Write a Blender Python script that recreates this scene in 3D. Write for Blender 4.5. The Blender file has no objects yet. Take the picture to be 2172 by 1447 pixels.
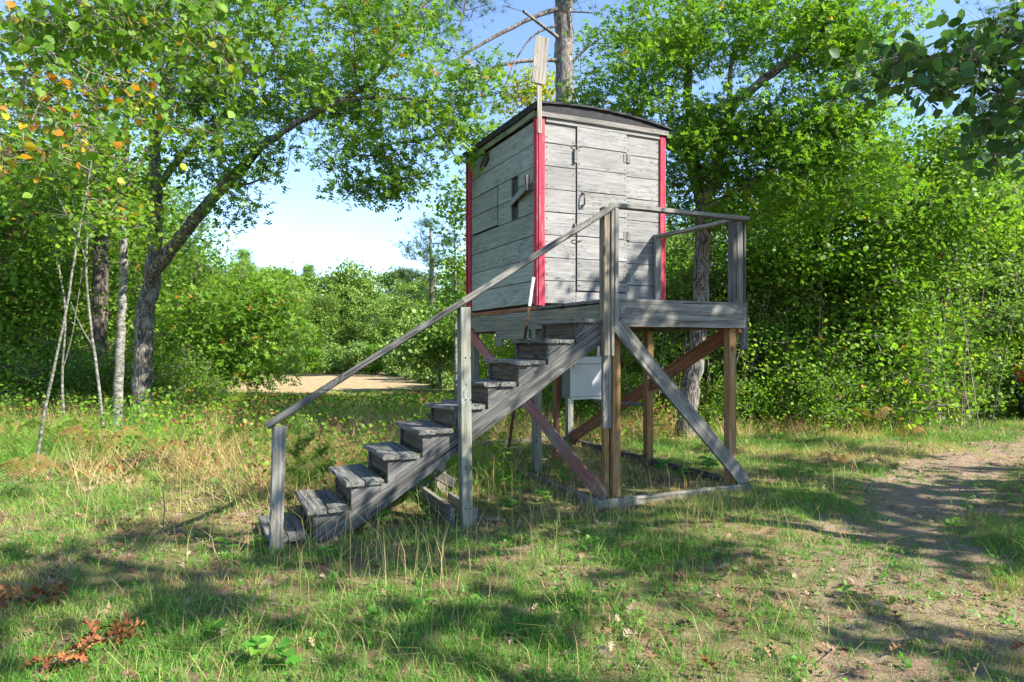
import bpy, math, random
import numpy as np
from mathutils import Vector, Matrix
rs = np.random.RandomState(7)
random.seed(7)
scene = bpy.context.scene
COL = scene.collection

# ------------------------------------------------------------------ camera, sky, sun, exposure
CAMZ, FPX, CX, HY = 1.42, 1448.0, 1086.0, 733.0
cam = bpy.data.cameras.new('camera'); cam.lens = 24; cam.sensor_width = 36
cam.shift_y = 9.5/2172; cam.clip_start = 0.05; cam.clip_end = 3000
camo = bpy.data.objects.new('camera', cam); COL.objects.link(camo)
camo.location = (0, 0, CAMZ); camo.rotation_euler = (math.radians(90), 0, 0)
scene.camera = camo
SUN = Vector((0.70, -0.34, 0.62)).normalized()          # towards the sun
sun_el = math.asin(SUN.z); sun_az = math.atan2(SUN.x, SUN.y)
world = bpy.data.worlds.new('World'); scene.world = world; world.use_nodes = True
nt = world.node_tree; bg = nt.nodes['Background']
sky = nt.nodes.new('ShaderNodeTexSky'); sky.sky_type = 'NISHITA'; sky.sun_disc = False
sky.sun_elevation = sun_el; sky.sun_rotation = sun_az
sky.air_density = 0.8; sky.dust_density = 0.0; sky.ozone_density = 2.0; sky.altitude = 200
nt.links.new(sky.outputs[0], bg.inputs[0]); bg.inputs[1].default_value = 0.086
sl = bpy.data.lights.new('sun', 'SUN'); sl.energy = 3.1; sl.angle = math.radians(0.55); sl.color = (1, 0.94, 0.83)
so = bpy.data.objects.new('sun', sl); COL.objects.link(so)
so.rotation_euler = (-SUN).to_track_quat('-Z', 'Y').to_euler(); so.location = (20, -10, 25)
scene.view_settings.view_transform = 'Standard'; scene.view_settings.look = 'None'
scene.view_settings.gamma = 1; scene.view_settings.use_curve_mapping = False
scene.view_settings.exposure = 2.15
scene.render.engine = 'CYCLES'
scene.cycles.max_bounces = 10; scene.cycles.diffuse_bounces = 6; scene.cycles.transmission_bounces = 6
scene.cycles.use_denoising = True

# ------------------------------------------------------------------ helpers
def P(px, py, Y):
    return np.array([(px-CX)/FPX*Y, Y, CAMZ-(py-HY)/FPX*Y])
TH = math.radians(24.8)
U = np.array([math.cos(TH), math.sin(TH), 0]); V_ = np.array([-math.sin(TH), math.cos(TH), 0])
F0 = np.array([0.903, 6.2, 0.0])
def S(s, t, z): return F0 + U*s + V_*t + np.array([0, 0, z])

_grid = {}
def vnoise(x, y, seed=0, n=256):
    g = _grid.get(seed)
    if g is None:
        g = np.random.RandomState(1000+seed).rand(n, n); _grid[seed] = g
    x = np.asarray(x, float); y = np.asarray(y, float)
    xi = np.floor(x).astype(int); yi = np.floor(y).astype(int); fx = x-xi; fy = y-yi
    fx = fx*fx*(3-2*fx); fy = fy*fy*(3-2*fy)
    a = g[xi % n, yi % n]; b = g[(xi+1) % n, yi % n]; c = g[xi % n, (yi+1) % n]; d = g[(xi+1) % n, (yi+1) % n]
    return (a*(1-fx)+b*fx)*(1-fy)+(c*(1-fx)+d*fx)*fy
def fbm(x, y, seed=0, o=3):
    r = 0; a = 1; t = 0
    for i in range(o):
        r = r+a*vnoise(x*2**i+17*i, y*2**i-9*i, seed+i); t += a; a *= .5
    return r/t
def sstep(a, b, x):
    t = np.clip((x-a)/(b-a), 0, 1); return t*t*(3-2*t)

def trail_c(y):      # centre line of the trail (x as function of y)
    y = np.asarray(y, float)
    return np.interp(y, [0, 2.9, 4, 5.6, 7.7, 9.5, 11, 14, 20], [1.3, 1.95, 2.45, 3.3, 4.9, 6.9, 9.5, 15, 28])
def trail_w(y):
    return np.interp(np.asarray(y, float), [0, 3, 6, 9, 14, 20], [.85, .75, .68, .75, 1.3, 2])
def trail_mask(x, y):
    d = np.abs(x-trail_c(y))/trail_w(y)
    n = fbm(x*1.6, y*1.6, 40)-.5; n2 = fbm(x*5, y*5, 47)-.5
    return (1-sstep(.5, 1.3, d+n*1.3+n2*.8))*(.6+.4*sstep(3.5, 6.0, y))
def field_mask(x, y):
    # bare sandy clearing beyond the tall grass
    d = ((x+7.5)/4.5)**2+((y-25.5)/6.5)**2
    n = fbm(x*.5, y*.5, 44)-.5+.5*(fbm(x*2, y*2, 48)-.5)
    return 1-sstep(.8, 1.15, d+n*.5)
def ground_z(x, y):
    x = np.asarray(x, float); y = np.asarray(y, float)
    z = -0.05*(1-sstep(5.0, 7.0, y))
    z = z-0.03*(1-sstep(3.0, 5.4, y+x*.4))
    z = z+(fbm(x*.9, y*.9, 50)-.5)*.07+(fbm(x*4, y*4, 54, 2)-.5)*.02
    z = z+sstep(9, 14, y)*(1-sstep(20, 24, y))*.06
    z = z-trail_mask(x, y)*.02
    return z
def gz(x, y): return float(ground_z(x, y))

def np_mesh(name, V, F, attr=None, mat=None, smooth=False):
    """V (N,3), F (M,k) one polygon size"""
    V = np.ascontiguousarray(V, dtype=np.float32); F = np.ascontiguousarray(F, dtype=np.int32)
    me = bpy.data.meshes.new(name)
    me.vertices.add(len(V)); me.vertices.foreach_set('co', V.ravel())
    k = F.shape[1]
    me.loops.add(F.size); me.loops.foreach_set('vertex_index', F.ravel())
    me.polygons.add(len(F)); me.polygons.foreach_set('loop_start', np.arange(0, F.size, k, dtype=np.int32))
    if smooth: me.polygons.foreach_set('use_smooth', np.ones(len(F), bool))
    if attr:
        for an, av in attr.items():
            a = me.attributes.new(an, 'FLOAT', 'POINT'); a.data.foreach_set('value', np.ascontiguousarray(av, dtype=np.float32))
    me.update(calc_edges=True); me.validate()
    if mat is not None: me.materials.append(mat)
    return me

WM = {}
def wm(o): return WM.get(o.name, Matrix.Identity(4))
def add(name, data, M=None, parent=None, **props):
    o = bpy.data.objects.new(name, data); COL.objects.link(o)
    M = M if M is not None else (wm(parent) if parent else Matrix.Identity(4))
    WM[o.name] = M.copy()
    if parent is not None:
        o.parent = parent; o.matrix_basis = wm(parent).inverted() @ M
    else: o.matrix_basis = M
    for k, v in props.items():
        if v is not None: o[k] = v
    return o
def thing(name, loc, label, cat, group=None, rz=0):
    M = Matrix.Translation(Vector(loc)) @ Matrix.Rotation(rz, 4, 'Z')
    return add(name, None, M, None, label=label, category=cat, group=group)
def frame(o, x, y, z):
    x = Vector(x).normalized(); z = Vector(z); z = (z-x*z.dot(x)).normalized(); y = z.cross(x)
    M = Matrix.Identity(4)
    for i in range(3): M[i][0] = x[i]; M[i][1] = y[i]; M[i][2] = z[i]; M[i][3] = o[i]
    return M
def wmesh(name, V, F, M, mat, smooth=False):
    """mesh whose verts are given in world space, stored in the frame M"""
    V = np.asarray(V, float); Mi = np.array(M.inverted())
    L = V @ Mi[:3, :3].T+Mi[:3, 3]
    me = bpy.data.meshes.new(name); me.from_pydata([tuple(v) for v in L], [], [tuple(f) for f in F])
    me.update(); me.materials.append(mat)
    if smooth:
        for p in me.polygons: p.use_smooth = True
    return me
def box_mesh(name, L, W, T, mat, ch=0.003, seg=2, jit=0.0015, warp=0.0, rnd=None):
    """plank along X, width Y, thickness Z, chamfered long edges"""
    rnd = rnd or random
    w, t = W/2, T/2; c = min(ch, w*.4, t*.4)
    prof = [(-w+c, -t), (w-c, -t), (w, -t+c), (w, t-c), (w-c, t), (-w+c, t), (-w, t-c), (-w, -t+c)]
    Vv = []; Ff = []
    wy, wz = rnd.uniform(-warp, warp), rnd.uniform(-warp, warp)
    for i in range(seg+1):
        f = i/seg; x = -L/2+L*f; b = math.sin(math.pi*f)
        for (y, z) in prof:
            Vv.append((x+(rnd.uniform(-jit, jit) if i in (0, seg) else 0), y+rnd.uniform(-jit, jit)+wy*b, z+rnd.uniform(-jit, jit)*.6+wz*b))
    for i in range(seg):
        for k in range(8):
            a = i*8+k; b = i*8+(k+1) % 8; Ff.append((a, b, b+8, a+8))
    Ff.append(tuple(range(7, -1, -1))); Ff.append(tuple(range(seg*8, seg*8+8)))
    me = bpy.data.meshes.new(name); me.from_pydata(Vv, [], Ff); me.update(); me.materials.append(mat)
    return me
def board(name, a, b, w, t, nrm, mat, parent, seg=2, warp=0.002, jit=0.0015, ch=.003, **props):
    a = Vector(a); b = Vector(b); L = (b-a).length
    M = frame((a+b)/2, b-a, None, nrm)
    return add(name, box_mesh(name, L, w, t, mat, ch, seg, jit, warp), M, parent, **props)

# ------------------------------------------------------------------ materials
def new_mat(name):
    m = bpy.data.materials.new(name); m.use_nodes = True; n = m.node_tree; n.nodes.clear()
    out = n.nodes.new('ShaderNodeOutputMaterial'); return m, n, out
def N(n, t, **k):
    x = n.nodes.new(t)
    for a, b in k.items(): setattr(x, a, b)
    return x
def ramp(n, fac, stops, interp='LINEAR'):
    r = N(n, 'ShaderNodeValToRGB'); r.color_ramp.interpolation = interp
    e = r.color_ramp.elements
    while len(e) < len(stops): e.new(0.5)
    for i, (p, c) in enumerate(stops):
        e[i].position = p; e[i].color = (*c, 1) if len(c) == 3 else c
    n.links.new(fac, r.inputs[0]); return r.outputs[0]
def mixc(n, f, a, b, mode='MIX'):
    m = N(n, 'ShaderNodeMix', data_type='RGBA', blend_type=mode)
    for i, v in ((0, f), (6, a), (7, b)):
        if isinstance(v, (int, float)): m.inputs[i].default_value = v
        elif isinstance(v, tuple): m.inputs[i].default_value = (*v, 1)
        else: n.links.new(v, m.inputs[i])
    return m.outputs[2]
def math_(n, op, a, b=0.0, c=None):
    m = N(n, 'ShaderNodeMath', operation=op)
    for i, v in enumerate((a, b) if c is None else (a, b, c)):
        if isinstance(v, (int, float)): m.inputs[i].default_value = v
        else: n.links.new(v, m.inputs[i])
    return m.outputs[0]
def noise(n, vec, scale, detail=4, rough=.55, dist=0.0):
    x = N(n, 'ShaderNodeTexNoise'); n.links.new(vec, x.inputs['Vector'])
    x.inputs['Scale'].default_value = scale; x.inputs['Detail'].default_value = detail
    x.inputs['Roughness'].default_value = rough; x.inputs['Distortion'].default_value = dist
    return x.outputs['Fac']
def mapping(n, vec, sc):
    m = N(n, 'ShaderNodeMapping'); n.links.new(vec, m.inputs[0]); m.inputs['Scale'].default_value = sc; return m.outputs[0]

def wood(name, dark, mid, light, knot=(.06, .045, .03), knot_amt=.9, stain=(.08, .07, .06), stain_amt=.35, crack=.6, rough=.85, peel=None, bump=.35, tint=None, tint_amt=.5):
    m, n, out = new_mat(name)
    tc = N(n, 'ShaderNodeTexCoord'); oi = N(n, 'ShaderNodeObjectInfo')
    off = N(n, 'ShaderNodeVectorMath', operation='MULTIPLY_ADD')
    comb = N(n, 'ShaderNodeCombineXYZ')
    for i in range(3): n.links.new(oi.outputs['Random'], comb.inputs[i])
    n.links.new(comb.outputs[0], off.inputs[0]); off.inputs[1].default_value = (37, 91, 53); n.links.new(tc.outputs['Object'], off.inputs[2])
    v = off.outputs[0]
    # knots bend the grain
    kv = mapping(n, v, (3.0, 6.5, 6.5))
    vor = N(n, 'ShaderNodeTexVoronoi'); n.links.new(kv, vor.inputs['Vector']); vor.inputs['Scale'].default_value = 1.0
    kd = vor.outputs['Distance']
    bend = math_(n, 'MULTIPLY', ramp(n, kd, [(0, (1, 1, 1)), (.35, (0, 0, 0))]), .06)
    cb = N(n, 'ShaderNodeCombineXYZ'); n.links.new(bend, cb.inputs[1]); n.links.new(bend, cb.inputs[2])
    va = N(n, 'ShaderNodeVectorMath', operation='ADD'); n.links.new(v, va.inputs[0]); n.links.new(cb.outputs[0], va.inputs[1])
    g = noise(n, mapping(n, va.outputs[0], (1.1, 26, 26)), 1.6, 6, .62, .35)
    fine = noise(n, mapping(n, va.outputs[0], (4, 150, 150)), 1.5, 3, .6, .1)
    big = noise(n, mapping(n, v, (1, 3, 3)), 1.7, 4, .6)
    c = ramp(n, g, [(.36, dark), (.49, mid), (.62, light)])
    c = mixc(n, .22, c, ramp(n, fine, [(.38, dark), (.60, light)]))
    st = ramp(n, big, [(.48, (0, 0, 0)), (.72, (1, 1, 1))])
    c = mixc(n, math_(n, 'MULTIPLY', st, stain_amt), c, stain)
    if tint:
        t2 = ramp(n, noise(n, v, 1.1, 4, .6), [(.42, (0, 0, 0)), (.65, (1, 1, 1))])
        c = mixc(n, math_(n, 'MULTIPLY', t2, tint_amt), c, tint)
    kk = ramp(n, kd, [(.07, (1, 1, 1)), (.15, (0, 0, 0))])
    sel = ramp(n, vor.outputs['Color'], [(.5, (0, 0, 0)), (.55, (1, 1, 1))])
    c = mixc(n, math_(n, 'MULTIPLY', math_(n, 'MULTIPLY', kk, sel), knot_amt), c, knot)
    # drying cracks: long thin dark streaks
    cr = noise(n, mapping(n, va.outputs[0], (1.4, 60, 60)), 1.3, 2, .5)
    crm = ramp(n, cr, [(.33, (1, 1, 1)), (.40, (0, 0, 0))])
    c = mixc(n, math_(n, 'MULTIPLY', crm, crack), c, tuple(x*.25 for x in dark))
    if peel:   # paint flakes gone, wood below
        pm = noise(n, mapping(n, v, (6, 38, 38)), 1.6, 5, .68)
        pb = noise(n, mapping(n, v, (1, 2.5, 2.5)), 1.9, 3, .6)
        pf = math_(n, 'MULTIPLY', ramp(n, pm, [(.53, (0, 0, 0)), (.58, (1, 1, 1))]), ramp(n, pb, [(.40, (0, 0, 0)), (.62, (1, 1, 1))]))
        c = mixc(n, math_(n, 'MULTIPLY', pf, .6), c, peel)
    # one board differs from the next
    val = math_(n, 'ADD', math_(n, 'MULTIPLY', oi.outputs['Random'], .26), .87)
    hs = N(n, 'ShaderNodeHueSaturation'); n.links.new(c, hs.inputs['Color']); n.links.new(val, hs.inputs['Value'])
    b = N(n, 'ShaderNodeBsdfPrincipled'); n.links.new(hs.outputs[0], b.inputs['Base Color']); b.inputs['Roughness'].default_value = rough
    b.inputs['Specular IOR Level'].default_value = .25
    bp = N(n, 'ShaderNodeBump'); bp.inputs['Strength'].default_value = bump; bp.inputs['Distance'].default_value = .004
    hh = math_(n, 'SUBTRACT', math_(n, 'ADD', g, fine), crm)
    n.links.new(hh, bp.inputs['Height']); n.links.new(bp.outputs[0], b.inputs['Normal'])
    n.links.new(b.outputs[0], out.inputs[0]); return m

M_grey = wood('weathered_grey_wood', (.085, .08, .07), (.175, .167, .15), (.28, .27, .245), stain_amt=.4)
M_green = wood('green_treated_wood', (.085, .09, .078), (.165, .177, .152), (.25, .262, .228), stain=(.12, .14, .10), knot=(.16, .08, .03), stain_amt=.3, tint=(.34, .26, .14), tint_amt=.35)
M_brown = wood('amber_wood', (.14, .07, .022), (.25, .135, .05), (.36, .22, .10), stain=(.24, .2, .16), stain_amt=.45, knot=(.10, .04, .015))
M_gbrown = wood('grey_brown_wood', (.09, .07, .05), (.19, .15, .11), (.30, .26, .20), stain=(.12, .11, .10), stain_amt=.4)
M_dkgrey = wood('dark_grey_wood', (.035, .033, .032), (.085, .082, .078), (.175, .17, .162), stain=(.03, .03, .034), stain_amt=.75, crack=.8, bump=.6)
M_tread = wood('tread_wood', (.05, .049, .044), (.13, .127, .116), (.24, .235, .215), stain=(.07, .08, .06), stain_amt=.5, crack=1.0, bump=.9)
M_riser = wood('riser_wood', (.03, .023, .016), (.07, .056, .042), (.16, .13, .095), stain=(.04, .035, .03), stain_amt=.5)  # brown wood, darkened to paint in the shadow beneath the treads
M_redbrace = wood('faded_red_wood', (.18, .10, .09), (.30, .13, .11), (.36, .27, .25), stain=(.24, .23, .22), stain_amt=.85, tint=(.33, .07, .06), tint_amt=.7)
M_orbrace = wood('red_brown_wood', (.13, .055, .03), (.26, .10, .05), (.36, .17, .10), stain=(.10, .06, .04), stain_amt=.5)
M_wall = wood('worn_pale_paint', (.18, .176, .17), (.24, .235, .226), (.285, .28, .27), knot=(.08, .075, .07), knot_amt=.8, stain=(.13, .127, .12), stain_amt=.55, crack=.35, peel=(.07, .07, .07), bump=.15, rough=.7)
M_wallg = wood('worn_algae_paint', (.20, .225, .20), (.27, .30, .265), (.33, .36, .325), knot=(.13, .14, .12), knot_amt=.7, stain=(.14, .165, .14), stain_amt=.5, crack=.4, peel=(.06, .07, .06), bump=.15, rough=.75)
M_red = wood('red_paint', (.30, .012, .035), (.42, .02, .055), (.50, .05, .09), knot_amt=.5, knot=(.12, .02, .02), stain=(.30, .05, .06), stain_amt=.5, crack=.35, peel=(.26, .20, .18), bump=.25, rough=.7)
M_moss = wood('mossy_wood', (.05, .06, .03), (.13, .15, .08), (.28, .28, .22), stain=(.06, .09, .03), stain_amt=.8, tint=(.10, .15, .04), tint_amt=.8)
M_lightw = wood('pale_board', (.15, .13, .105), (.25, .22, .18), (.34, .31, .27), stain_amt=.3, stain=(.28, .27, .25))

def simple(name, col, rough=.6, metal=0, col2=None, sc=20, bump=.1, spec=.4):
    m, n, out = new_mat(name); b = N(n, 'ShaderNodeBsdfPrincipled'); tc = N(n, 'ShaderNodeTexCoord')
    f = noise(n, tc.outputs['Object'], sc, 5, .6)
    c2 = col2 or tuple(x*.7 for x in col)
    n.links.new(ramp(n, f, [(.35, col), (.7, c2)]), b.inputs['Base Color'])
    b.inputs['Roughness'].default_value = rough; b.inputs['Metallic'].default_value = metal; b.inputs['Specular IOR Level'].default_value = spec
    bp = N(n, 'ShaderNodeBump'); bp.inputs['Strength'].default_value = bump; bp.inputs['Distance'].default_value = .005
    n.links.new(f, bp.inputs['Height']); n.links.new(bp.outputs[0], b.inputs['Normal'])
    n.links.new(b.outputs[0], out.inputs[0]); return m
M_felt = simple('roofing_felt', (.010, .010, .012), .7, 0, (.026, .026, .030), 14, .5, .25)
M_dark = simple('dark_interior', (.015, .014, .013), .9)
M_iron = simple('dark_iron', (.05, .05, .05), .45, .6, (.12, .09, .07))
M_rust = simple('rusty_steel', (.10, .05, .025), .8, .2, (.05, .035, .03), 30)
M_zinc = simple('zinc_steel', (.35, .35, .35), .4, .8, (.22, .22, .22))
M_white = simple('white_coating', (.6, .6, .58), .5, 0, (.4, .4, .38))
M_boxf = simple('pale_metal_sheet', (.60, .61, .62), .45, .1, (.50, .51, .52), 4, .05)
M_boxs = simple('grey_box_body', (.24, .24, .22), .8, 0, (.15, .155, .14), 6)  # box body, a darker grey than the front panel
M_glass = simple('dusty_glass', (.03, .045, .05), .12, 0, (.06, .07, .07), 5, .02, .8)
M_rubber = simple('tyre_rubber', (.02, .02, .02), .8)
M_orange = simple('orange_plastic', (.55, .12, .02), .35)
M_black = simple('black_plastic', (.02, .02, .022), .4)
M_seat = simple('black_vinyl', (.03, .03, .03), .6)
M_lens = simple('headlight_lens', (.6, .6, .6), .1)
M_rustst = simple('rust_stain', (.35, .16, .03), .9, 0, (.25, .12, .04), 40)

def leafmat(name, stops, trans=.46, rough=.48, spec=.3, attr='rnd', tw=(1.25, 1.3, .6)):
    m, n, out = new_mat(name); a = N(n, 'ShaderNodeAttribute', attribute_name=attr)
    oi = N(n, 'ShaderNodeObjectInfo')
    f = math_(n, 'FRACT', math_(n, 'ADD', a.outputs['Fac'], 0.0))
    c = ramp(n, f, stops)
    hs = N(n, 'ShaderNodeHueSaturation'); n.links.new(c, hs.inputs['Color'])
    n.links.new(math_(n, 'ADD', math_(n, 'MULTIPLY', oi.outputs['Random'], .3), .85), hs.inputs['Value'])
    c = hs.outputs[0]
    b = N(n, 'ShaderNodeBsdfPrincipled'); n.links.new(c, b.inputs['Base Color']); b.inputs['Roughness'].default_value = rough
    b.inputs['Specular IOR Level'].default_value = spec
    t = N(n, 'ShaderNodeBsdfTranslucent'); n.links.new(mixc(n, 1.0, c, tw, 'MULTIPLY'), t.inputs[0])
    mx = N(n, 'ShaderNodeMixShader'); mx.inputs[0].default_value = trans
    n.links.new(b.outputs[0], mx.inputs[1]); n.links.new(t.outputs[0], mx.inputs[2]); n.links.new(mx.outputs[0], out.inputs[0])
    return m
L_oak = leafmat('oak_leaf', [(0, (0.081, 0.166, 0.022)), (0.5, (0.129, 0.249, 0.026)), (0.93, (0.216, 0.344, 0.036)), (0.97, (0.433, 0.226, 0.036)), (1, (0.461, 0.178, 0.036))])
L_oak2 = leafmat('oak_leaf_sunlit_tone', [(0, (0.089, 0.193, 0.023)), (0.5, (0.144, 0.29, 0.028)), (0.95, (0.244, 0.385, 0.038)), (1, (0.444, 0.321, 0.038))], trans=.5)  # brighter copy of the oak leaf, sunlight put into its colour
L_aspen = leafmat('aspen_leaf', [(0, (0.069, 0.168, 0.022)), (0.45, (0.127, 0.263, 0.025)), (0.8, (0.23, 0.357, 0.03)), (0.9, (0.46, 0.399, 0.03)), (1, (0.575, 0.189, 0.03))], trans=.5)
L_aspdk = leafmat('aspen_leaf_shade_tone', [(0, (0.042, 0.11, 0.03)), (0.6, (0.066, 0.154, 0.035)), (1, (0.108, 0.209, 0.04))], trans=.35)  # darker copy of the aspen leaf, shade painted into its colour
L_shrub = leafmat('shrub_leaf', [(0, (0.096, 0.208, 0.026)), (0.5, (0.166, 0.318, 0.034)), (0.85, (0.277, 0.429, 0.04)), (0.95, (0.471, 0.441, 0.053)), (1, (0.527, 0.221, 0.053))], trans=.58)
L_dark = leafmat('deep_green_leaf', [(0, (0.072, 0.164, 0.024)), (0.6, (0.143, 0.271, 0.031)), (1, (0.247, 0.377, 0.041))], trans=.35)
L_far = leafmat('far_leaf', [(0, (0.112, 0.202, 0.04)), (0.5, (0.184, 0.296, 0.053)), (1, (0.304, 0.402, 0.074))], trans=.35)
L_farl = leafmat('far_pale_leaf', [(0, (.11, .20, .05)), (.5, (.18, .29, .07)), (1, (.27, .38, .09))], trans=.4)
L_pine = leafmat('pine_needle', [(0, (.03, .07, .025)), (.6, (.055, .11, .03)), (.9, (.09, .14, .03)), (1, (.26, .16, .05))], trans=.15)
L_yg = leafmat('yellowing_leaf', [(0, (.16, .27, .03)), (.5, (.32, .36, .04)), (.85, (.48, .40, .05)), (1, (.45, .16, .03))], trans=.5)
L_fern = leafmat('green_fern', [(0, (.09, .20, .03)), (.7, (.17, .28, .04)), (1, (.32, .34, .05))], trans=.4)
L_fernO = leafmat('rusty_fern', [(0, (.20, .09, .04)), (.4, (.30, .17, .06)), (1, (.30, .29, .07))], trans=.3)
L_seed = leafmat('seedling_leaf', [(0, (.07, .24, .03)), (.6, (.13, .33, .045)), (1, (.22, .40, .06))], trans=.45)
L_dead = leafmat('dead_leaf', [(0, (.13, .07, .045)), (.35, (.24, .135, .08)), (.7, (.31, .21, .135)), (1, (.37, .29, .21))], trans=.1, rough=.8, spec=.15, tw=(1, 1, 1))
L_brn = leafmat('russet_leaf', [(0, (.13, .045, .02)), (.6, (.25, .085, .032)), (1, (.34, .16, .06))], trans=.15, rough=.7, spec=.2, tw=(1, 1, 1))
L_grass = leafmat('grass_blade', [(0, (0.091, 0.228, 0.034)), (0.34, (0.148, 0.319, 0.046)), (0.52, (0.251, 0.388, 0.068)), (0.66, (0.41, 0.399, 0.125)), (0.84, (0.547, 0.422, 0.217)), (1, (0.57, 0.342, 0.171))], trans=.35, rough=.55, tw=(1.1, 1.1, .7))

def barkmat(name, dark, mid, light, vs=14, hs=3, patch=None, bump=1.0):
    m, n, out = new_mat(name); tc = N(n, 'ShaderNodeTexCoord'); v = tc.outputs['Object']
    g = noise(n, mapping(n, v, (vs, vs, hs)), 1.6, 7, .65, .8)
    c = ramp(n, g, [(.40, dark), (.5, mid), (.60, light)])
    if patch:
        p = noise(n, v, 5, 4, .6); c = mixc(n, ramp(n, p, [(.55, (0, 0, 0)), (.66, (.75, .75, .75))]), c, patch)
    b = N(n, 'ShaderNodeBsdfPrincipled'); n.links.new(c, b.inputs['Base Color']); b.inputs['Roughness'].default_value = .9
    b.inputs['Specular IOR Level'].default_value = .15
    bp = N(n, 'ShaderNodeBump'); bp.inputs['Strength'].default_value = bump; bp.inputs['Distance'].default_value = .02
    n.links.new(g, bp.inputs['Height']); n.links.new(bp.outputs[0], b.inputs['Normal']); n.links.new(b.outputs[0], out.inputs[0]); return m
B_oak = barkmat('oak_bark', (.025, .02, .017), (.12, .105, .09), (.30, .275, .25), 30, 5, (.30, .285, .26))
B_dark = barkmat('dark_bark', (.03, .026, .022), (.09, .075, .06), (.20, .17, .14), 14, 4)
B_aspen = barkmat('aspen_bark', (.07, .07, .058), (.18, .175, .15), (.29, .28, .25), 9, 16, (.10, .11, .08), .35)
B_pine = barkmat('pine_bark', (.06, .05, .045), (.17, .15, .14), (.30, .27, .25), 24, 4, (.34, .24, .19))
B_twig = barkmat('twig_bark', (.09, .07, .05), (.20, .165, .13), (.34, .30, .26), 20, 8, None, .3)

# ------------------------------------------------------------------ ground
def ground_mat():
    m, n, out = new_mat('forest_ground')
    tc = N(n, 'ShaderNodeTexCoord'); v = tc.outputs['Object']
    n1 = noise(n, v, 1.3, 6, .62); n2 = noise(n, v, 9, 6, .7); n3 = noise(n, v, 60, 4, .7)
    soil = ramp(n, n2, [(.3, (.10, .060, .038)), (.5, (.19, .115, .075)), (.7, (.29, .20, .135))])
    litter = ramp(n, n3, [(.3, (.10, .07, .04)), (.5, (.26, .19, .10)), (.7, (.42, .34, .20))])
    c = mixc(n, ramp(n, n1, [(.38, (0, 0, 0)), (.6, (.85, .85, .85))]), soil, litter)
    moss = ramp(n, n2, [(.3, (.07, .13, .025)), (.7, (.16, .22, .05))])
    ng = noise(n, v, 2.1, 5, .65)
    c = mixc(n, ramp(n, ng, [(.44, (0, 0, 0)), (.58, (.6, .6, .6))]), c, moss)
    pm = N(n, 'ShaderNodeAttribute', attribute_name='trail')
    sand = ramp(n, n2, [(.3, (.17, .11, .075)), (.5, (.27, .19, .13)), (.72, (.37, .28, .195))])
    sand = mixc(n, .35, sand, ramp(n, n3, [(.35, (.15, .10, .07)), (.65, (.44, .34, .26))]))
    c = mixc(n, pm.outputs['Fac'], c, sand)
    fm = N(n, 'ShaderNodeAttribute', attribute_name='field')
    fs = mixc(n, .6, ramp(n, n1, [(.38, (.27, .20, .09)), (.62, (.46, .33, .20))]), ramp(n, noise(n, v, 3.5, 6, .7), [(.38, (.22, .20, .07)), (.60, (.52, .38, .25))]))
    c = mixc(n, fm.outputs['Fac'], c, fs)
    b = N(n, 'ShaderNodeBsdfPrincipled'); n.links.new(c, b.inputs['Base Color']); b.inputs['Roughness'].default_value = .95
    b.inputs['Specular IOR Level'].default_value = .1
    bp = N(n, 'ShaderNodeBump'); bp.inputs['Strength'].default_value = .9; bp.inputs['Distance'].default_value = .02
    n.links.new(math_(n, 'ADD', n2, n3), bp.inputs['Height']); n.links.new(bp.outputs[0], b.inputs['Normal'])
    n.links.new(b.outputs[0], out.inputs[0]); return m
M_ground = ground_mat()
def axis(parts):
    r = []
    for a, b, st in parts: r.append(np.arange(a, b, st))
    return np.concatenate(r+[np.array([parts[-1][1]])])
gx = axis([(-1200, -200, 100), (-200, -40, 16), (-40, -12, 1.0), (-12, -6, .25), (-6, 9, .07), (9, 16, .25), (16, 40, 1.0), (40, 200, 16), (200, 1200, 100)])
gy = axis([(-300, -20, 40), (-20, 0, 2), (0, 2, .2), (2, 11, .07), (11, 20, .25), (20, 60, 1.0), (60, 200, 20), (200, 1800, 100)])
GX, GY = np.meshgrid(gx, gy); nx, ny = len(gx), len(gy)
GV = np.stack([GX, GY, ground_z(GX, GY)], -1).reshape(-1, 3)
ii = (np.arange(ny-1)[:, None]*nx+np.arange(nx-1)[None, :]).ravel()
GF = np.stack([ii, ii+1, ii+1+nx, ii+nx], -1)
tmask = trail_mask(GV[:, 0], GV[:, 1]); fmask = field_mask(GV[:, 0], GV[:, 1])
fc = GV[GF].mean(1)
istr = (trail_mask(fc[:, 0], fc[:, 1]) > .5) & (fc[:, 1] > 0) & (fc[:, 1] < 20)
isf = (field_mask(fc[:, 0], fc[:, 1]) > .5)
def sub(name, sel):
    F = GF[sel]; u, inv = np.unique(F, return_inverse=True); F = inv.reshape(-1, 4)
    me = np_mesh(name, GV[u], F, {'trail': tmask[u], 'field': fmask[u]}, M_ground, smooth=True)
    add(name, me, kind='structure')
sub('ground', ~istr & ~isf); sub('path', istr); sub('field', isf)

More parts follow.
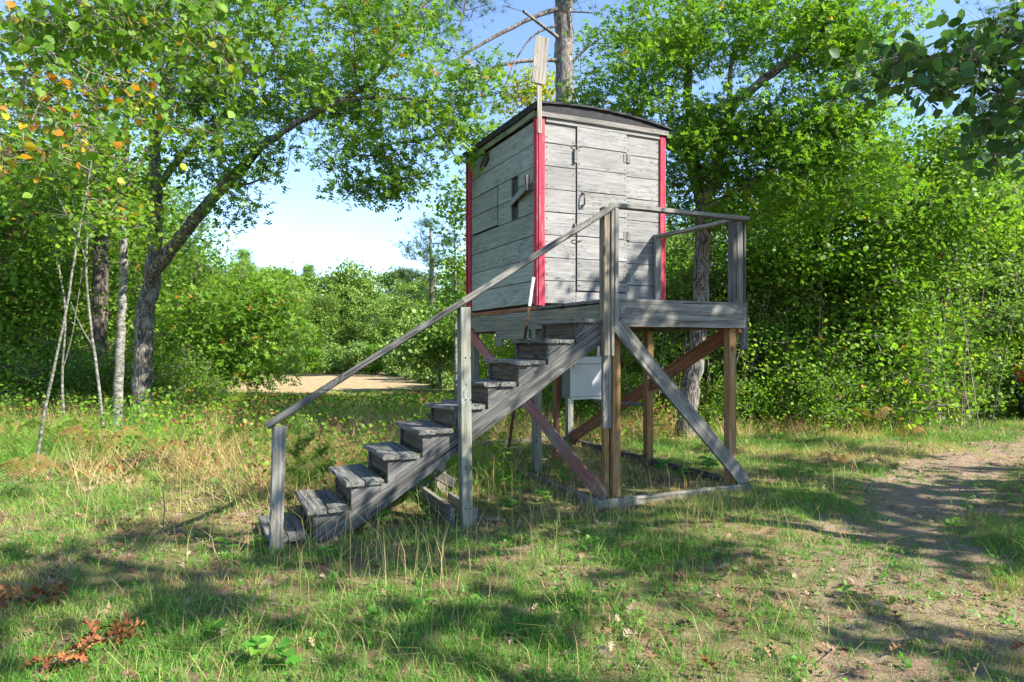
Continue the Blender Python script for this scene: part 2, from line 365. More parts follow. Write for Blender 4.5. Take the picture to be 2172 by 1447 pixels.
# ------------------------------------------------------------------ leaf templates & foliage
def T_(v, f): return np.array(v, float), np.array(f, int)
LEAF2 = T_([(0, 0, 0), (-.33, .45, .07), (0, 1, -.03), (.33, .45, .07)], [(0, 1, 2), (0, 2, 3)])
LEAFR = T_([(0, 0, 0), (-.36, .16, .06), (-.47, .48, .08), (-.28, .80, .05), (0, 1.03, -.04), (.28, .80, .05), (.47, .48, .08), (.36, .16, .06), (0, .5, 0)],
           [(8, 0, 1), (8, 1, 2), (8, 2, 3), (8, 3, 4), (8, 4, 5), (8, 5, 6), (8, 6, 7), (8, 7, 0)])
LEAFM = T_([(0, 0, 0), (-.34, .22, .05), (-.36, .62, .07), (0, 1, -.04), (.36, .62, .07), (.34, .22, .05)],
           [(0, 1, 2), (0, 2, 3), (0, 3, 4), (0, 4, 5)])
LEAFO = T_([(0, 0, 0), (0, .36, .0), (0, .68, 0), (0, 1, -.05), (-.30, .30, .07), (-.46, .66, .09), (-.24, .95, .04), (.30, .30, .07), (.46, .66, .09), (.24, .95, .04)],
           [(0, 1, 4), (1, 2, 5), (2, 3, 6), (0, 7, 1), (1, 8, 2), (2, 9, 3)])
_nd = []
for i in range(14):
    a = i*2.39996; el = .25+.9*((i*7) % 14)/14
    _nd.append((math.cos(a)*math.cos(el), math.sin(a)*math.cos(el), math.sin(el)))
_nv = []; _nf = []
for i, d in enumerate(_nd):
    d = np.array(d); p = np.cross(d, (0, 0, 1)); p /= np.linalg.norm(p)+1e-6
    _nv += [tuple(p*.022), tuple(-p*.022), tuple(d)]; _nf.append((3*i, 3*i+1, 3*i+2))
NEEDLE = T_(_nv, _nf)

def rots(n, up=1.0, spread=1.0, r=rs, sunbias=0.0):
    """random frames: z = leaf normal (mostly up), y = leaf axis"""
    z = r.normal(size=(n, 3))*spread; z[:, 2] += up
    z += np.array(SUN)*sunbias
    z /= np.linalg.norm(z, axis=1, keepdims=True)+1e-9
    y = r.normal(size=(n, 3)); y[:, 2] -= .35
    y -= z*(y*z).sum(1, keepdims=True); y /= np.linalg.norm(y, axis=1, keepdims=True)+1e-9
    x = np.cross(y, z)
    return np.stack([x, y, z], -1)          # columns
def scatter(tmpl, pos, R, sc, rnd):
    tv, tf = tmpl; n = len(pos); m = len(tv)
    V = np.einsum('nij,mj->nmi', R, tv)*np.asarray(sc).reshape(n, 1, 1)+pos[:, None, :]
    F = tf[None]+(np.arange(n)*m)[:, None, None]
    return V.reshape(-1, 3), F.reshape(-1, 3), np.repeat(rnd, m)

def tube(pts, rad, sides=8, rough=0.0, r=rs):
    pts = np.asarray(pts, float); rad = np.asarray(rad, float); n = len(pts)
    d = np.gradient(pts, axis=0); d /= np.linalg.norm(d, axis=1, keepdims=True)+1e-9
    ref = np.array([1., .13, .07]) if abs(d[0][0]) < .8 else np.array([0., 1., .1])
    a = np.linspace(0, 2*math.pi, sides, endpoint=False)
    V = []
    for i in range(n):
        x = ref-d[i]*ref.dot(d[i]); x /= np.linalg.norm(x); y = np.cross(d[i], x); ref = x
        rr = rad[i]*(1+rough*r.uniform(-1, 1, sides))
        V.append(pts[i]+np.cos(a)[:, None]*x*rr[:, None]+np.sin(a)[:, None]*y*rr[:, None])
    V = np.concatenate(V)
    k = np.arange(sides); k2 = (k+1) % sides
    F = np.concatenate([np.stack([i*sides+k, i*sides+k2, (i+1)*sides+k2, (i+1)*sides+k], -1) for i in range(n-1)])
    return V, F
def join(parts):
    Vs = []; Fs = []; o = 0
    for V, F in parts: Vs.append(V); Fs.append(F+o); o += len(V)
    return np.concatenate(Vs), np.concatenate(Fs)
def smooth_line(pts, rad, step=.12, wob=.0, r=rs):
    pts = np.asarray(pts, float); rad = np.asarray(rad, float)
    L = np.concatenate([[0], np.cumsum(np.linalg.norm(np.diff(pts, axis=0), axis=1))])
    n = max(3, int(L[-1]/step)+1); q = np.linspace(0, L[-1], n)
    out = np.stack([np.interp(q, L, pts[:, i]) for i in range(3)], -1)
    for _ in range(3):
        o2 = out.copy(); o2[1:-1] = (out[:-2]+out[1:-1]*2+out[2:])/4; out = o2
    out[1:-1] += r.normal(size=(n-2, 3))*wob
    return out, np.interp(q, L, rad)

def grow(limbs, targets, step=.3, r=rs, up=.0, tip=.005):
    """connect every target to the nearest wood; returns twig edges mesh (V,F) """
    pos = [p for l in limbs for p in l[0]]; prad = [x for l in limbs for x in l[1]]
    nl = len(pos); par = [-1]*nl
    pos = list(map(np.array, pos))
    A = np.array(pos); T = np.asarray(targets)
    if len(T) == 0: return None
    dmin = np.min(np.linalg.norm(T[:, None]-A[None], axis=2), axis=1)
    chains = []
    cap = nl+len(T)*14; B = np.zeros((cap, 3)); B[:nl] = A; cnt = nl; parent = -np.ones(cap, int)
    for ti in np.argsort(dmin):
        t = T[ti]; d = np.linalg.norm(B[:cnt]-t, axis=1)
        # prefer wood lying lower than the target
        d = d+np.maximum(0, B[:cnt, 2]-t[2]+.1)*.5
        j = int(np.argmin(d)); a = B[j]; L = np.linalg.norm(t-a); k = max(1, min(12, int(L/step)))
        last = j; side = r.normal(size=3)*.10*L
        for q in range(1, k+1):
            f = q/k; p = a+(t-a)*f+side*math.sin(math.pi*f)*.8+np.array([0, 0, -.06*L])*math.sin(math.pi*f)*0+r.normal(size=3)*.02
            if q == k: p = t
            B[cnt] = p; parent[cnt] = last; last = cnt; cnt += 1
    w = np.zeros(cnt); haschild = np.zeros(cnt, bool)
    for i in range(cnt-1, nl-1, -1):
        if w[i] == 0: w[i] = tip**2.3
        if parent[i] >= nl: w[parent[i]] += w[i]
    rad = w**(1/2.3)
    parts = []
    a4 = np.linspace(0, 2*math.pi, 4, endpoint=False)
    i = np.arange(nl, cnt); pa = B[parent[i]]; pb = B[i]
    ra = np.where(parent[i] >= nl, rad[np.maximum(parent[i], 0)], rad[i]*1.1); ra = np.minimum(ra, rad[i]*1.6); rb = rad[i]
    dd = pb-pa; dd /= np.linalg.norm(dd, axis=1, keepdims=True)+1e-9
    ref = np.where(np.abs(dd[:, 2:3]) < .9, np.array([[0, 0, 1.]]), np.array([[1., 0, 0]]))
    x = np.cross(dd, ref); x /= np.linalg.norm(x, axis=1, keepdims=True)+1e-9; y = np.cross(dd, x)
    ring = np.cos(a4)[None, :, None]*x[:, None]+np.sin(a4)[None, :, None]*y[:, None]
    Va = pa[:, None]+ring*ra[:, None, None]; Vb = pb[:, None]+ring*rb[:, None, None]
    V = np.concatenate([Va, Vb], 1).reshape(-1, 3)
    k = np.arange(4); k2 = (k+1) % 4
    f = np.stack([k, k2, k2+4, k+4], -1)
    F = (f[None]+(np.arange(len(i))*8)[:, None, None]).reshape(-1, 4)
    return V, F
def strands(a, b, r0, r1):
    """thin 3-sided sticks from a to b"""
    n = len(a); d = b-a; d /= np.linalg.norm(d, axis=1, keepdims=True)+1e-9
    x = np.cross(d, np.array([.3, .2, 1.])); x /= np.linalg.norm(x, axis=1, keepdims=True)+1e-9; y = np.cross(d, x)
    a3 = np.linspace(0, 2*math.pi, 3, endpoint=False)
    ring = np.cos(a3)[None, :, None]*x[:, None]+np.sin(a3)[None, :, None]*y[:, None]
    V = np.concatenate([a[:, None]+ring*r0, b[:, None]+ring*r1], 1).reshape(-1, 3)
    k = np.arange(3); k2 = (k+1) % 3; f = np.stack([k, k2, k2+3, k+3], -1)
    return V, (f[None]+(np.arange(n)*6)[:, None, None]).reshape(-1, 4)

def blob_points(blobs, r=rs, shell=.0):
    out = []
    for c, rad, n in blobs:
        d = r.normal(size=(n, 3)); d /= np.linalg.norm(d, axis=1, keepdims=True)
        q = r.rand(n)**(1/3.); q = np.maximum(q, shell+(1-shell)*q) if shell else q
        out.append(np.asarray(c)+d*q[:, None]*np.asarray(rad))
    return np.concatenate(out)
def leaves(centers, per, crad, tmpl, size, r=rs, up=.9, spread=.8, squash=.55, var=.3, grad=None, sunbias=.25, rb=(0, 1)):
    n = len(centers)*per
    off = r.normal(size=(n, 3))*crad; off[:, 2] *= squash
    pos = np.repeat(centers, per, axis=0)+off
    R = rots(n, up, spread, r, sunbias)
    base = np.repeat(r.uniform(rb[0], rb[1], len(centers)), per)
    rnd = np.clip(base*.72+r.rand(n)*.28, 0, .9999)
    rnd = np.where(r.rand(n) < .012, .995, rnd*.93)
    return scatter(tmpl, pos, R, size*(1+var*r.uniform(-1, 1, n)), rnd)

def make_tree(name, label, cat, base, limbs, blobs, leaf, lsize, per, crad, lmat, bmat, group=None, seed=0, step=.3,
              tip=.005, squash=.55, up=.9, spread=.8, root=None, limb_names=None, twigs=6, sides=10, wob=.012, tmat=None, shell=0., rb=(0, 1), extra=None, minz=None):
    """limbs: list of (pts, radii), world space. first = trunk. blobs: list of (centre, radii, n) world space"""
    r = np.random.RandomState(seed+500)
    base = np.array(base, float)
    root = root or thing(name, base, label, cat, group)
    L = [smooth_line(np.asarray(p, float)-base, rd, .12 if max(rd) > .05 else .2, wob*min(1, max(rd)/.14), r) for p, rd in limbs]
    tv, tf = tube(*L[0], sides=sides, rough=.07 if bmat is not B_aspen else .02, r=r)
    add('trunk', np_mesh('trunk', tv, tf, None, bmat, True), wm(root), root)
    for l in L[1:]:
        v, f = tube(*l, sides=max(6, sides-3), rough=.07, r=r)
        add('limb', np_mesh('limb', v, f, None, bmat, True), wm(root), root)
    if blobs:
        C = blob_points([(np.asarray(c)-base, rd, n) for c, rd, n in blobs], r, shell)
        if minz is not None: C = C[C[:, 2] > minz]
        tw = grow(L, C, step, r, tip=tip)
        parts = [tw]
        if twigs:
            a = np.repeat(C, twigs, axis=0); o = r.normal(size=a.shape)*crad*.9; o[:, 2] *= squash
            parts.append(strands(a, a+o, tip*.6, tip*.25))
        v, f = join(parts)
        add('branches', np_mesh('branches', v, f, None, tmat or B_dark, False), wm(root), root, kind='stuff')
        V, F, rn = leaves(C, per, crad, leaf, lsize, r, up, spread, squash, rb=rb)
        add('crown', np_mesh('crown', V, F, {'rnd': rn}, lmat), wm(root), root, kind='stuff')
    return root
def pl(pts, Y0, Y1=None):
    """pixel polyline to world; Y from Y0 to Y1 along it"""
    n = len(pts); Ys = np.linspace(Y0, Y1 if Y1 is not None else Y0, n)
    return [P(x, y, Y) for (x, y), Y in zip(pts, Ys)]
def bl(x, y, rx, ry, Y, dY, n):
    return (P(x, y, Y), (rx/FPX*Y, dY, ry/FPX*Y), n)
def copy_thing(src, loc, rz, sc, label=None, group=None):
    c = src.copy(); COL.objects.link(c)
    c.location = loc; c.rotation_euler = (0, 0, rz); c.scale = (sc, sc, sc*random.uniform(.9, 1.12))
    if label: c['label'] = label
    if group: c['group'] = group
    for ch in list(src.children):
        d = ch.copy(); COL.objects.link(d); d.parent = c
        for g in ch.children:
            e = g.copy(); COL.objects.link(e); e.parent = d
    return c

# ------------------------------------------------------------------ the elevated blind
M_hinge = simple('painted_hinge', (.17, .165, .155), .6, .2, (.08, .075, .07), 40)
UP = (0, 0, 1); NV = -V_; NU = -U        # front normal, left-side normal
blind = thing('hunting_blind', S(0.8, 1.8, 0), 'raised grey plank hunting blind with red corner trim, front deck and side stairs', 'hunting blind', rz=TH)
def grp(name): return add(name, None, None, blind)
ROW0, ROWH, NR = 1.885, .2535, 8
WC, ZT = 1.65, 3.93        # cabin width, top of wall
T0, T1 = 1.45, 3.48
rb = random.Random(3)
def plank_row(parent, a, b, z0, z1, nrm, mat, proud=0.0, name='plank'):
    """plank from point a to b (wall plane, z ignored) filling z0..z1"""
    g = .008; t = .018
    a = np.array(a, float); b = np.array(b, float); z = (z0+z1)/2
    a[2] = b[2] = z
    d = (b-a)/np.linalg.norm(b-a)
    a = a+d*.003; b = b-d*.003
    off = np.array(nrm)*(t/2+.003+proud+rb.uniform(-.0015, .0015))
    return board(name, a+off, b+off, z1-z0-g, t, nrm, mat, parent, seg=2, warp=.001, jit=.001, ch=.002)
# walls: dark backing box with planks on it
def quadbox(name, s0, s1, t0, t1, z0, z1, mat, parent, **k):
    c = S((s0+s1)/2, (t0+t1)/2, (z0+z1)/2)
    me = box_mesh(name, s1-s0, t1-t0, z1-z0, mat, .002, 1, 0)
    return add(name, me, frame(c, U, None, UP), parent, **k)
wl = quadbox('wall', .004, .03, T0+.035, T1-.004, 1.87, 3.955, M_dark, blind)
wf = quadbox('wall', .004, WC-.004, T0+.004, T0+.03, 1.87, 3.955, M_dark, blind)
wr = quadbox('wall', WC-.03, WC-.004, T0+.035, T1-.004, 1.87, 3.955, M_dark, blind)
wb = quadbox('wall', .004, WC-.004, T1, T1+.026, 1.87, 3.955, M_dark, blind)
rows = [(ROW0+i*ROWH, ROW0+(i+1)*ROWH) for i in range(NR)]
hatch = None
for i, (z0, z1) in enumerate(rows):
    zz = min(z1, ZT)
    cuts = [T0, T1]
    if i in (5, 6, 7): cuts = [T0, 1.83, T1]
    if i in (4, 5): cuts = [T0, 1.93, 2.115, 2.52, 3.37, T1]
    for a, b in zip(cuts[:-1], cuts[1:]):
        if i in (4, 5) and abs(a-1.93) < .01: continue
        if i in (4, 5) and abs(a-2.52) < .01: continue
        plank_row(wl, S(0, a, 0), S(0, b, 0), z0, zz, NU, M_wallg, -.002 if (i in (4, 5) and abs(a-2.115) < .01) else 0)
    # right and back walls
    plank_row(wr, S(WC, T0, 0), S(WC, T1, 0), z0, zz, U, M_wall)
    plank_row(wb, S(0, T1+.03, 0), S(WC, T1+.03, 0), z0, zz, V_, M_wall)
# closed hatch in the left wall
hatch = add('hatch', wmesh('hatch', [S(.002+x, t, z) for x in (0, -.01) for t in (2.525, 3.365) for z in (2.905, 3.40)],
            [(0, 1, 3, 2), (4, 6, 7, 5), (0, 4, 5, 1), (2, 3, 7, 6), (0, 2, 6, 4), (1, 5, 7, 3)], frame(S(0, 2.9, 3.15), V_, None, NU), M_dark), frame(S(0, 2.9, 3.15), V_, None, NU), blind)
plank_row(hatch, S(0, 2.535, 0), S(0, 3.355, 0), 2.915, 3.152, NU, M_wallg, .009)
plank_row(hatch, S(0, 2.535, 0), S(0, 3.355, 0), 3.153, 3.395, NU, M_wallg, .009)
# window slot and its propped flap
win = add('window', box_mesh('window', .185, .50, .004, M_glass, .001, 1, 0), frame(S(-.001, 2.022, 3.152), V_, None, NU), blind)
for t in (1.937, 2.108): board('window_frame', S(-.014, t, 2.90), S(-.014, t, 3.405), .018, .026, NU, M_dkgrey, win)
for z in (2.905, 3.398): board('window_frame', S(-.014, 1.947, z), S(-.014, 2.098, z), .018, .026, NU, M_dkgrey, win)
flap = board('window_flap', S(-.035, 2.11, 3.11), S(-.095, 1.53, 3.20), .115, .02, (-.8, -.35, .35), M_wallg, blind, label='narrow window flap propped open on an iron arm')
board('flap_edge', S(-.10, 1.52, 3.13), S(-.115, 1.51, 3.30), .05, .03, NV, M_iron, flap)
board('bracket', S(-.02, 2.02, 3.26), S(-.09, 1.66, 3.22), .010, .010, NU, M_iron, flap)
# iron cleat high on the left wall
cl = board('cleat', S(-.035, 2.93, 3.755), S(-.035, 2.80, 3.83), .07, .03, NU, M_iron, blind)
v, f = tube(np.array([S(-.03, 3.1, 3.73), S(-.06, 3.0, 3.76), S(-.06, 2.86, 3.86), S(-.03, 2.80, 3.88)]), [.010]*4, 6)
add('hook', wmesh('hook', v, f, wm(cl), M_iron, True), wm(cl), cl)
# front wall columns, door
D0, D1 = .460, 1.133
for i, (z0, z1) in enumerate(rows):
    zz = min(z1, ZT)
    plank_row(wf, S(.05, T0, 0), S(D0, T0, 0), z0, zz, NV, M_wall)
    plank_row(wf, S(D1+.004, T0, 0), S(WC-.03, T0, 0), z0-.012 if i else z0, zz-.012 if i < 7 else zz, NV, M_wall)
plank_row(wf, S(D0, T0, 0), S(D1, T0, 0), ROW0, 2.03, NV, M_wall)
Md = frame(S((D0+D1)/2, T0-.012, 2.96), U, None, NV)
door = add('door', box_mesh('door', D1-D0-.01, 1.86, .012, M_dark, .001, 1, 0), Md, blind)
dz = [2.035, 2.15, 2.395, 2.65, 2.905, 3.16, 3.415, 3.665, 3.885]
for z0, z1 in zip(dz[:-1], dz[1:]): plank_row(door, S(D0+.004, T0, 0), S(D1-.002, T0, 0), z0, z1, NV, M_wall, .017)
v, f = tube(np.array([S(D0+.07, T0-.04, 2.99), S(D0+.07, T0-.085, 3.0), S(D0+.07, T0-.095, 3.06), S(D0+.07, T0-.085, 3.125), S(D0+.07, T0-.04, 3.135)]), [.009]*5, 7)
hd = add('handle', wmesh('handle', v, f, Md, M_iron, True), Md, door)
for z in (2.985, 3.14): board('handle_plate', S(D0+.07, T0-.041, z-.025), S(D0+.07, T0-.041, z+.025), .03, .006, NV, M_iron, door)
for z in (3.60, 2.955-.26, 2.215):
    h = board('hinge', S(D1-.045, T0-.041, z), S(D1-.006, T0-.041, z), .10, .004, NV, M_hinge, door)
    board('hinge_leaf', S(D1+.008, T0-.030, z), S(D1+.05, T0-.030, z), .10, .012, NV, M_hinge, door)
    board('hinge_pin', S(D1+.002, T0-.045, z-.05), S(D1+.002, T0-.045, z+.05), .012, .012, NV, M_hinge, door)
for z, w in ((3.56, .11), (3.50, .05)): board('latch', S(D0-.02, T0-.035, z-w/2), S(D0-.02, T0-.035, z+w/2), .03, .03, NV, M_hinge, blind)
board('latch', S(D0-.02, T0-.035, 2.71), S(D0-.02, T0-.035, 2.79), .022, .025, NV, M_hinge, blind)
for z in (3.66, 2.60):
    v, f = tube(np.array([S(D0-.06, T0-.03, z), S(D0-.02, T0-.055, z+.004), S(D0+.03, T0-.055, z-.004), S(D0+.07, T0-.042, z+.008)]), [.006, .005, .005, .007], 5)
    add('hook', wmesh('hook', v, f, Md, M_iron, True), Md, blind)
# nail heads in vertical lines
def nails(parent, pts, nrm, name='nails'):
    Vn = []; Fn = []
    x = np.cross(np.array(nrm), (0, 0, 1.)); x /= np.linalg.norm(x); k = 5
    for p in pts:
        o = len(Vn)
        for q in range(k):
            a = q*2*math.pi/k; Vn.append(np.array(p)+(x*math.cos(a)+np.array([0, 0, 1.])*math.sin(a))*.0075+np.array(nrm)*.0012)
        Fn.append(tuple(range(o, o+k)))
    add(name, wmesh(name, Vn, Fn, wm(parent), M_dark), wm(parent), parent, kind='stuff')
pn = []
for z0, z1 in rows:
    for s in (.085, .42, 1.16, 1.58):
        for z in (z0+.05, z1-.06):
            if z < 3.9: pn.append(S(s+rb.uniform(-.006, .006), T0-.0235, z+rb.uniform(-.02, .02)))
nails(wf, pn, NV)
pn = []
for z0, z1 in zip(dz[:-1], dz[1:]):
    for s in (D0+.03, D1-.03):
        for z in (z0+.05, z1-.05): pn.append(S(s, T0-.0405, z))
nails(door, pn, NV)
# red corner trims, front faces and side faces
ct = .022
def vboard(name, s, t, z0, z1, w, th, nrm, mat, parent=blind, **k): return board(name, S(s, t, z0), S(s, t, z1), w, th, nrm, mat, parent, seg=4, warp=.003, **k)
vboard('corner_trim', .016, T0-.034, 1.86, 3.93, .076, ct, NV, M_red, label='red painted trim board on the near corner')
vboard('corner_trim', -.034, T0+.004, 1.86, 3.93, .075, ct, NU, M_red)
vboard('corner_trim', WC-.012, T0-.034, 1.86, 3.915, .06, ct, NV, M_red)
vboard('corner_trim', WC+.034, T0+.012, 1.86, 3.915, .09, ct, U, M_red)
vboard('corner_trim', -.034, T1-.03, 1.90, 3.93, .085, ct, NU, M_red)
vboard('corner_trim', -.012, T1+.064, 1.90, 3.93, .085, ct, V_, M_red)
vboard('corner_trim', WC+.034, T1-.03, 1.90, 3.93, .085, ct, U, M_red)
# fascia and arched roof
fz = 3.955
board('fascia', S(-.05, T0-.058, fz), S(WC+.06, T0-.058, fz), .056, .025, NV, M_grey, blind, seg=4, warp=.004)
board('fascia', S(.07, T0-.034, 3.905), S(WC-.05, T0-.034, 3.905), .05, .02, NV, M_wall, blind)
board('fascia', S(-.06, T0-.045, fz), S(-.06, T1+.07, fz), .065, .028, NU, M_moss, blind, seg=8, warp=.006, jit=.005, label='mossy eave board along the side wall')
board('fascia', S(WC+.065, T0-.045, fz), S(WC+.065, T1+.07, fz), .085, .025, U, M_grey, blind)
board('fascia', S(-.05, T1+.085, fz), S(WC+.06, T1+.085, fz), .085, .025, V_, M_grey, blind)
def roof():
    s0, s1 = -.09, WC+.095; ta, tb = T0-.085, T1+.12; n = 26; m = 14; V = []; F = []
    r = np.random.RandomState(5)
    for layer in (0, 1):
        for j in range(m+1):
            t = ta+(tb-ta)*j/m
            for i in range(n+1):
                f = i/n; s = s0+(s1-s0)*f
                z = 3.988+.052*(1-f)+.012+.070*math.sin(math.pi*min(1, max(0, f)))**.85+.010*layer
                if layer: z += r.uniform(-.002, .003)+.012
                if layer and i in (0, n): z -= .005
                V.append(S(s, t+(r.uniform(-.006, .006) if j in (0, m) else 0), z))
    w = n+1; o = (m+1)*w
    for j in range(m):
        for i in range(n):
            a = j*w+i; F.append((a+o, a+1+o, a+w+1+o, a+w+o)); F.append((a, a+w, a+w+1, a+1))
    for i in range(n):
        F.append((i, i+1, i+1+o, i+o)); a = m*w+i; F.append((a, a+o, a+o+1, a+1))
    for j in range(m):
        a = j*w; F.append((a, a+o, a+w+o, a+w)); a = j*w+n; F.append((a, a+w, a+w+o, a+o))
    M = frame(S(.8, 2.4, 4.0), U, None, UP); rf = add('roof', wmesh('roof', V, F, M, M_felt, False), M, blind)
    # gable board closing the arch at the front and back
    for t, nn in ((T0-.060, NV), (T1+.088, V_)):
        V = []; F = []
        for k in range(2):
            for i in range(17):
                f = i/16; s = -.05+(WC+.10)*f; ff = (s-s0)/(s1-s0)
                V.append(S(s, t+k*.02*(-1 if nn is V_ else 1), 3.984)); V.append(S(s, t+k*.02*(-1 if nn is V_ else 1), 3.988+.052*(1-ff)+.012+.066*math.sin(math.pi*ff)**.85))
        for i in range(16):
            a = 2*i; F.append((a, a+2, a+3, a+1)); b = a+34; F.append((b, b+1, b+3, b+2)); F.append((a+1, a+3, b+3, b+1)); F.append((a, b, b+2, a+2))
        add('gable', wmesh('gable', V, F, M, M_felt), M, rf)
    # felt drip flap hanging over the side eave
    board('roof_edge', S(-.088, ta, 4.022), S(-.088, tb, 4.022), .062, .016, NU, M_felt, rf, seg=8, jit=.004)
roof()
# sign board on its stick
sgn = add('sign_board', box_mesh('sign_board', .505, .155, .02, M_lightw, .002, 3, .002), None, blind)
Ms = frame(P(1146, 128, 7.40), P(1149.5, 80, 7.40)-P(1142.5, 175, 7.40), None, (U*-.15+NV)); sgn.matrix_basis = wm(blind).inverted() @ Ms; WM[sgn.name] = Ms
board('stick', P(1144.5, 283, 7.392), P(1144.5, 100, 7.42)+np.array(V_)*.02, .05, .022, NV, M_lightw, sgn)
# floor, joists and deck
plat = grp('platform')
for i, (a, b) in enumerate(((.0, .045), (1.515, 1.56))):
    pass
board('rim_joist', S(.045, -.0, 1.705), S(1.545, .0, 1.705), .225, .038, NV, M_grey, plat, seg=4)
board('rim_joist', S(.0, -.02, 1.70), S(.0, 3.56, 1.70), .205, .038, NU, M_green, plat, seg=6)
board('rim_joist', S(1.565, -.02, 1.70), S(1.565, 3.56, 1.70), .225, .038, U, M_grey, plat, seg=4)
board('rim_joist', S(.02, 3.54, 1.70), S(1.545, 3.54, 1.70), .225, .038, V_, M_grey, plat)
for k in range(1, 7): board('joist', S(.02, k*.51, 1.71), S(1.545, k*.51, 1.71), .18, .038, V_, M_brown, plat)
board('sill_plate', S(-.004, 1.47, 1.835), S(-.004, 3.52, 1.835), .05, .034, NU, M_orbrace, plat, label='bare orange edge board under the side wall')
for k in range(10):
    t = -.02+.075+k*.146; e = rb.uniform(-.012, .012)
    board('deck_board', S(-.03+e, t, 1.833), S(1.585+e, t, 1.833), .140, .030, UP, M_tread, plat, warp=.002)
board('floor_panel', S(.03, 2.5, 1.845), S(1.55, 2.5, 1.845), 2.03, .018, UP, M_brown, plat)
board('ledger', S(-.002, 1.66, 1.545), S(-.002, 2.60, 1.545), .10, .036, NU, M_green, plat)
board('ledger', S(-.01, 2.42, 1.455), S(-.01, 2.58, 1.455), .09, .036, NU, M_green, plat)
# legs
legs = grp('support_frame')
def leg(s, t, z0, z1, mat, w=.089, wd=.089, **k): return board('leg', S(s, t, z0), S(s, t, z1), w, wd, NV, mat, legs, seg=5, warp=.004, ch=.005, **k)
leg(.075, .075, -.10, 1.60, M_brown)
leg(-.012, .085, -.10, .67, M_brown, .05, .06)
leg(1.46, .075, -.10, 1.60, M_brown)
leg(1.50, 1.50, -.10, 1.60, M_brown)
leg(.03, 1.56, -.10, 1.60, M_green)
leg(.03, 3.42, -.10, 1.60, M_grey)
leg(1.50, 3.42, -.10, 1.60, M_green)
leg(.72, 2.37, -.08, 1.62, M_orbrace, .05, .089)
board('scab', S(-.035, .03, .665), S(-.035, .03, 1.33), .085, .036, NV, M_grey, legs)
def brace(a, b, w, th, nrm, mat, **k): return board('brace', a, b, w, th, nrm, mat, legs, seg=4, warp=.004, ch=.003, **k)
brace(S(.02, -.045, 1.62), S(1.545, -.045, .06), .14, .036, NV, M_grey)
brace(S(-.045, 3.46, 1.60), S(-.06, .02, .03), .14, .036, NU, M_redbrace, label='diagonal brace with faded red paint')
brace(S(1.525, .02, 1.62), S(1.51, 3.44, .05), .15, .036, U, M_orbrace, label='red brown diagonal brace')
board('brace', S(1.44, 1.55, .71), S(1.30, 2.35, .71), .09, .036, UP, M_grey, legs)
board('scab', S(1.592, .02, 1.38), S(1.592, .02, 1.82), .085, .03, NV, M_dkgrey, legs)
# ground skids
def skid(a, b, mat=M_grey, h=.115, w=.05, **k):
    return board('skid', a, b, h, w, k.pop('n', NV), mat, legs, seg=6, warp=.006, ch=.005, jit=.003)
skid(S(-.225, -.10, -.008), S(1.56, -.10, -.008))
skid(S(-.20, -.07, .0), S(-.20, 3.62, .012), n=NU)
skid(S(1.54, -.07, .0), S(1.54, 3.62, .015), n=U, mat=M_dkgrey)
skid(S(-.2, 3.65, .01), S(1.56, 3.65, .01))
# railing
rail = grp('railing')
def post(s, t, z0, z1, w, wd, mat, **k): return board('post', S(s, t, z0), S(s, t, z1), w, wd, NV, mat, rail, seg=5, warp=.003, ch=.004, **k)
post(-.075, -.012, 1.33, 2.665, .070, .085, M_gbrown)
post(-.028, -.040, 1.33, 2.665, .030, .060, M_grey)
post(.020, -.040, 1.60, 2.665, .040, .038, M_grey)
post(1.475, .06, 1.85, 2.66, .040, .085, M_dkgrey)
post(1.535, .03, 1.85, 2.66, .075, .040, M_grey)
post(1.585, .03, 1.60, 2.66, .022, .075, M_dkgrey)
post(1.545, 1.375, 1.85, 2.70, .085, .038, M_grey)
def rl(a, b, w=.089, th=.038, nrm=UP, mat=M_grey, **k): return board('rail', a, b, w, th, nrm, mat, rail, seg=8, warp=.006, jit=.002, ch=.004)
rl(S(-.005, -.01, 2.690), S(1.60, -.01, 2.690))
rl(S(1.545, .04, 2.700), S(1.545, 1.42, 2.715), .085, .036)
# staircase
st = grp('staircase')
def sk(k): return 2.651-.283*(k-1)
def zk(k): return .182*(k-1)+.018 if k <= 10 else 1.835
sl_n = np.array([0, 0, 1.])
MS = frame(S(-1.4, 0, .8), U*.283+np.array([0, 0, .182]), None, NV)
def stringer(t, name='stringer'):
    pts = []
    for k in range(1, 11):
        zt = zk(k)-.040
        pts.append((-(sk(k)+.283)+(.022 if k > 1 else 0), zt)); pts.append((-sk(k)+.022, zt))
    pts.append((-.022, zk(10)-.04)); pts.append((-.022, 1.44))
    n = 7
    for i in range(n+1):
        s = .06+(2.36-.06)*i/n; pts.append((-s, .182*(2.651-s)/.283-.205+.006*math.sin(i*2)))
    pts.append((-2.70, -.14)); pts.append((-2.935, -.14))
    m = len(pts); V = [S(s, t, z) for s, z in pts]+[S(s, t+.038, z) for s, z in pts]
    F = [tuple(range(m-1, -1, -1)), tuple(range(m, 2*m))]+[(i, (i+1) % m, (i+1) % m+m, i+m) for i in range(m)]
    me = wmesh(name, V, F, MS, M_dkgrey)
    o = add(name, me, MS, st)
    return o
stringer(.0); stringer(.64)
rt = random.Random(11)
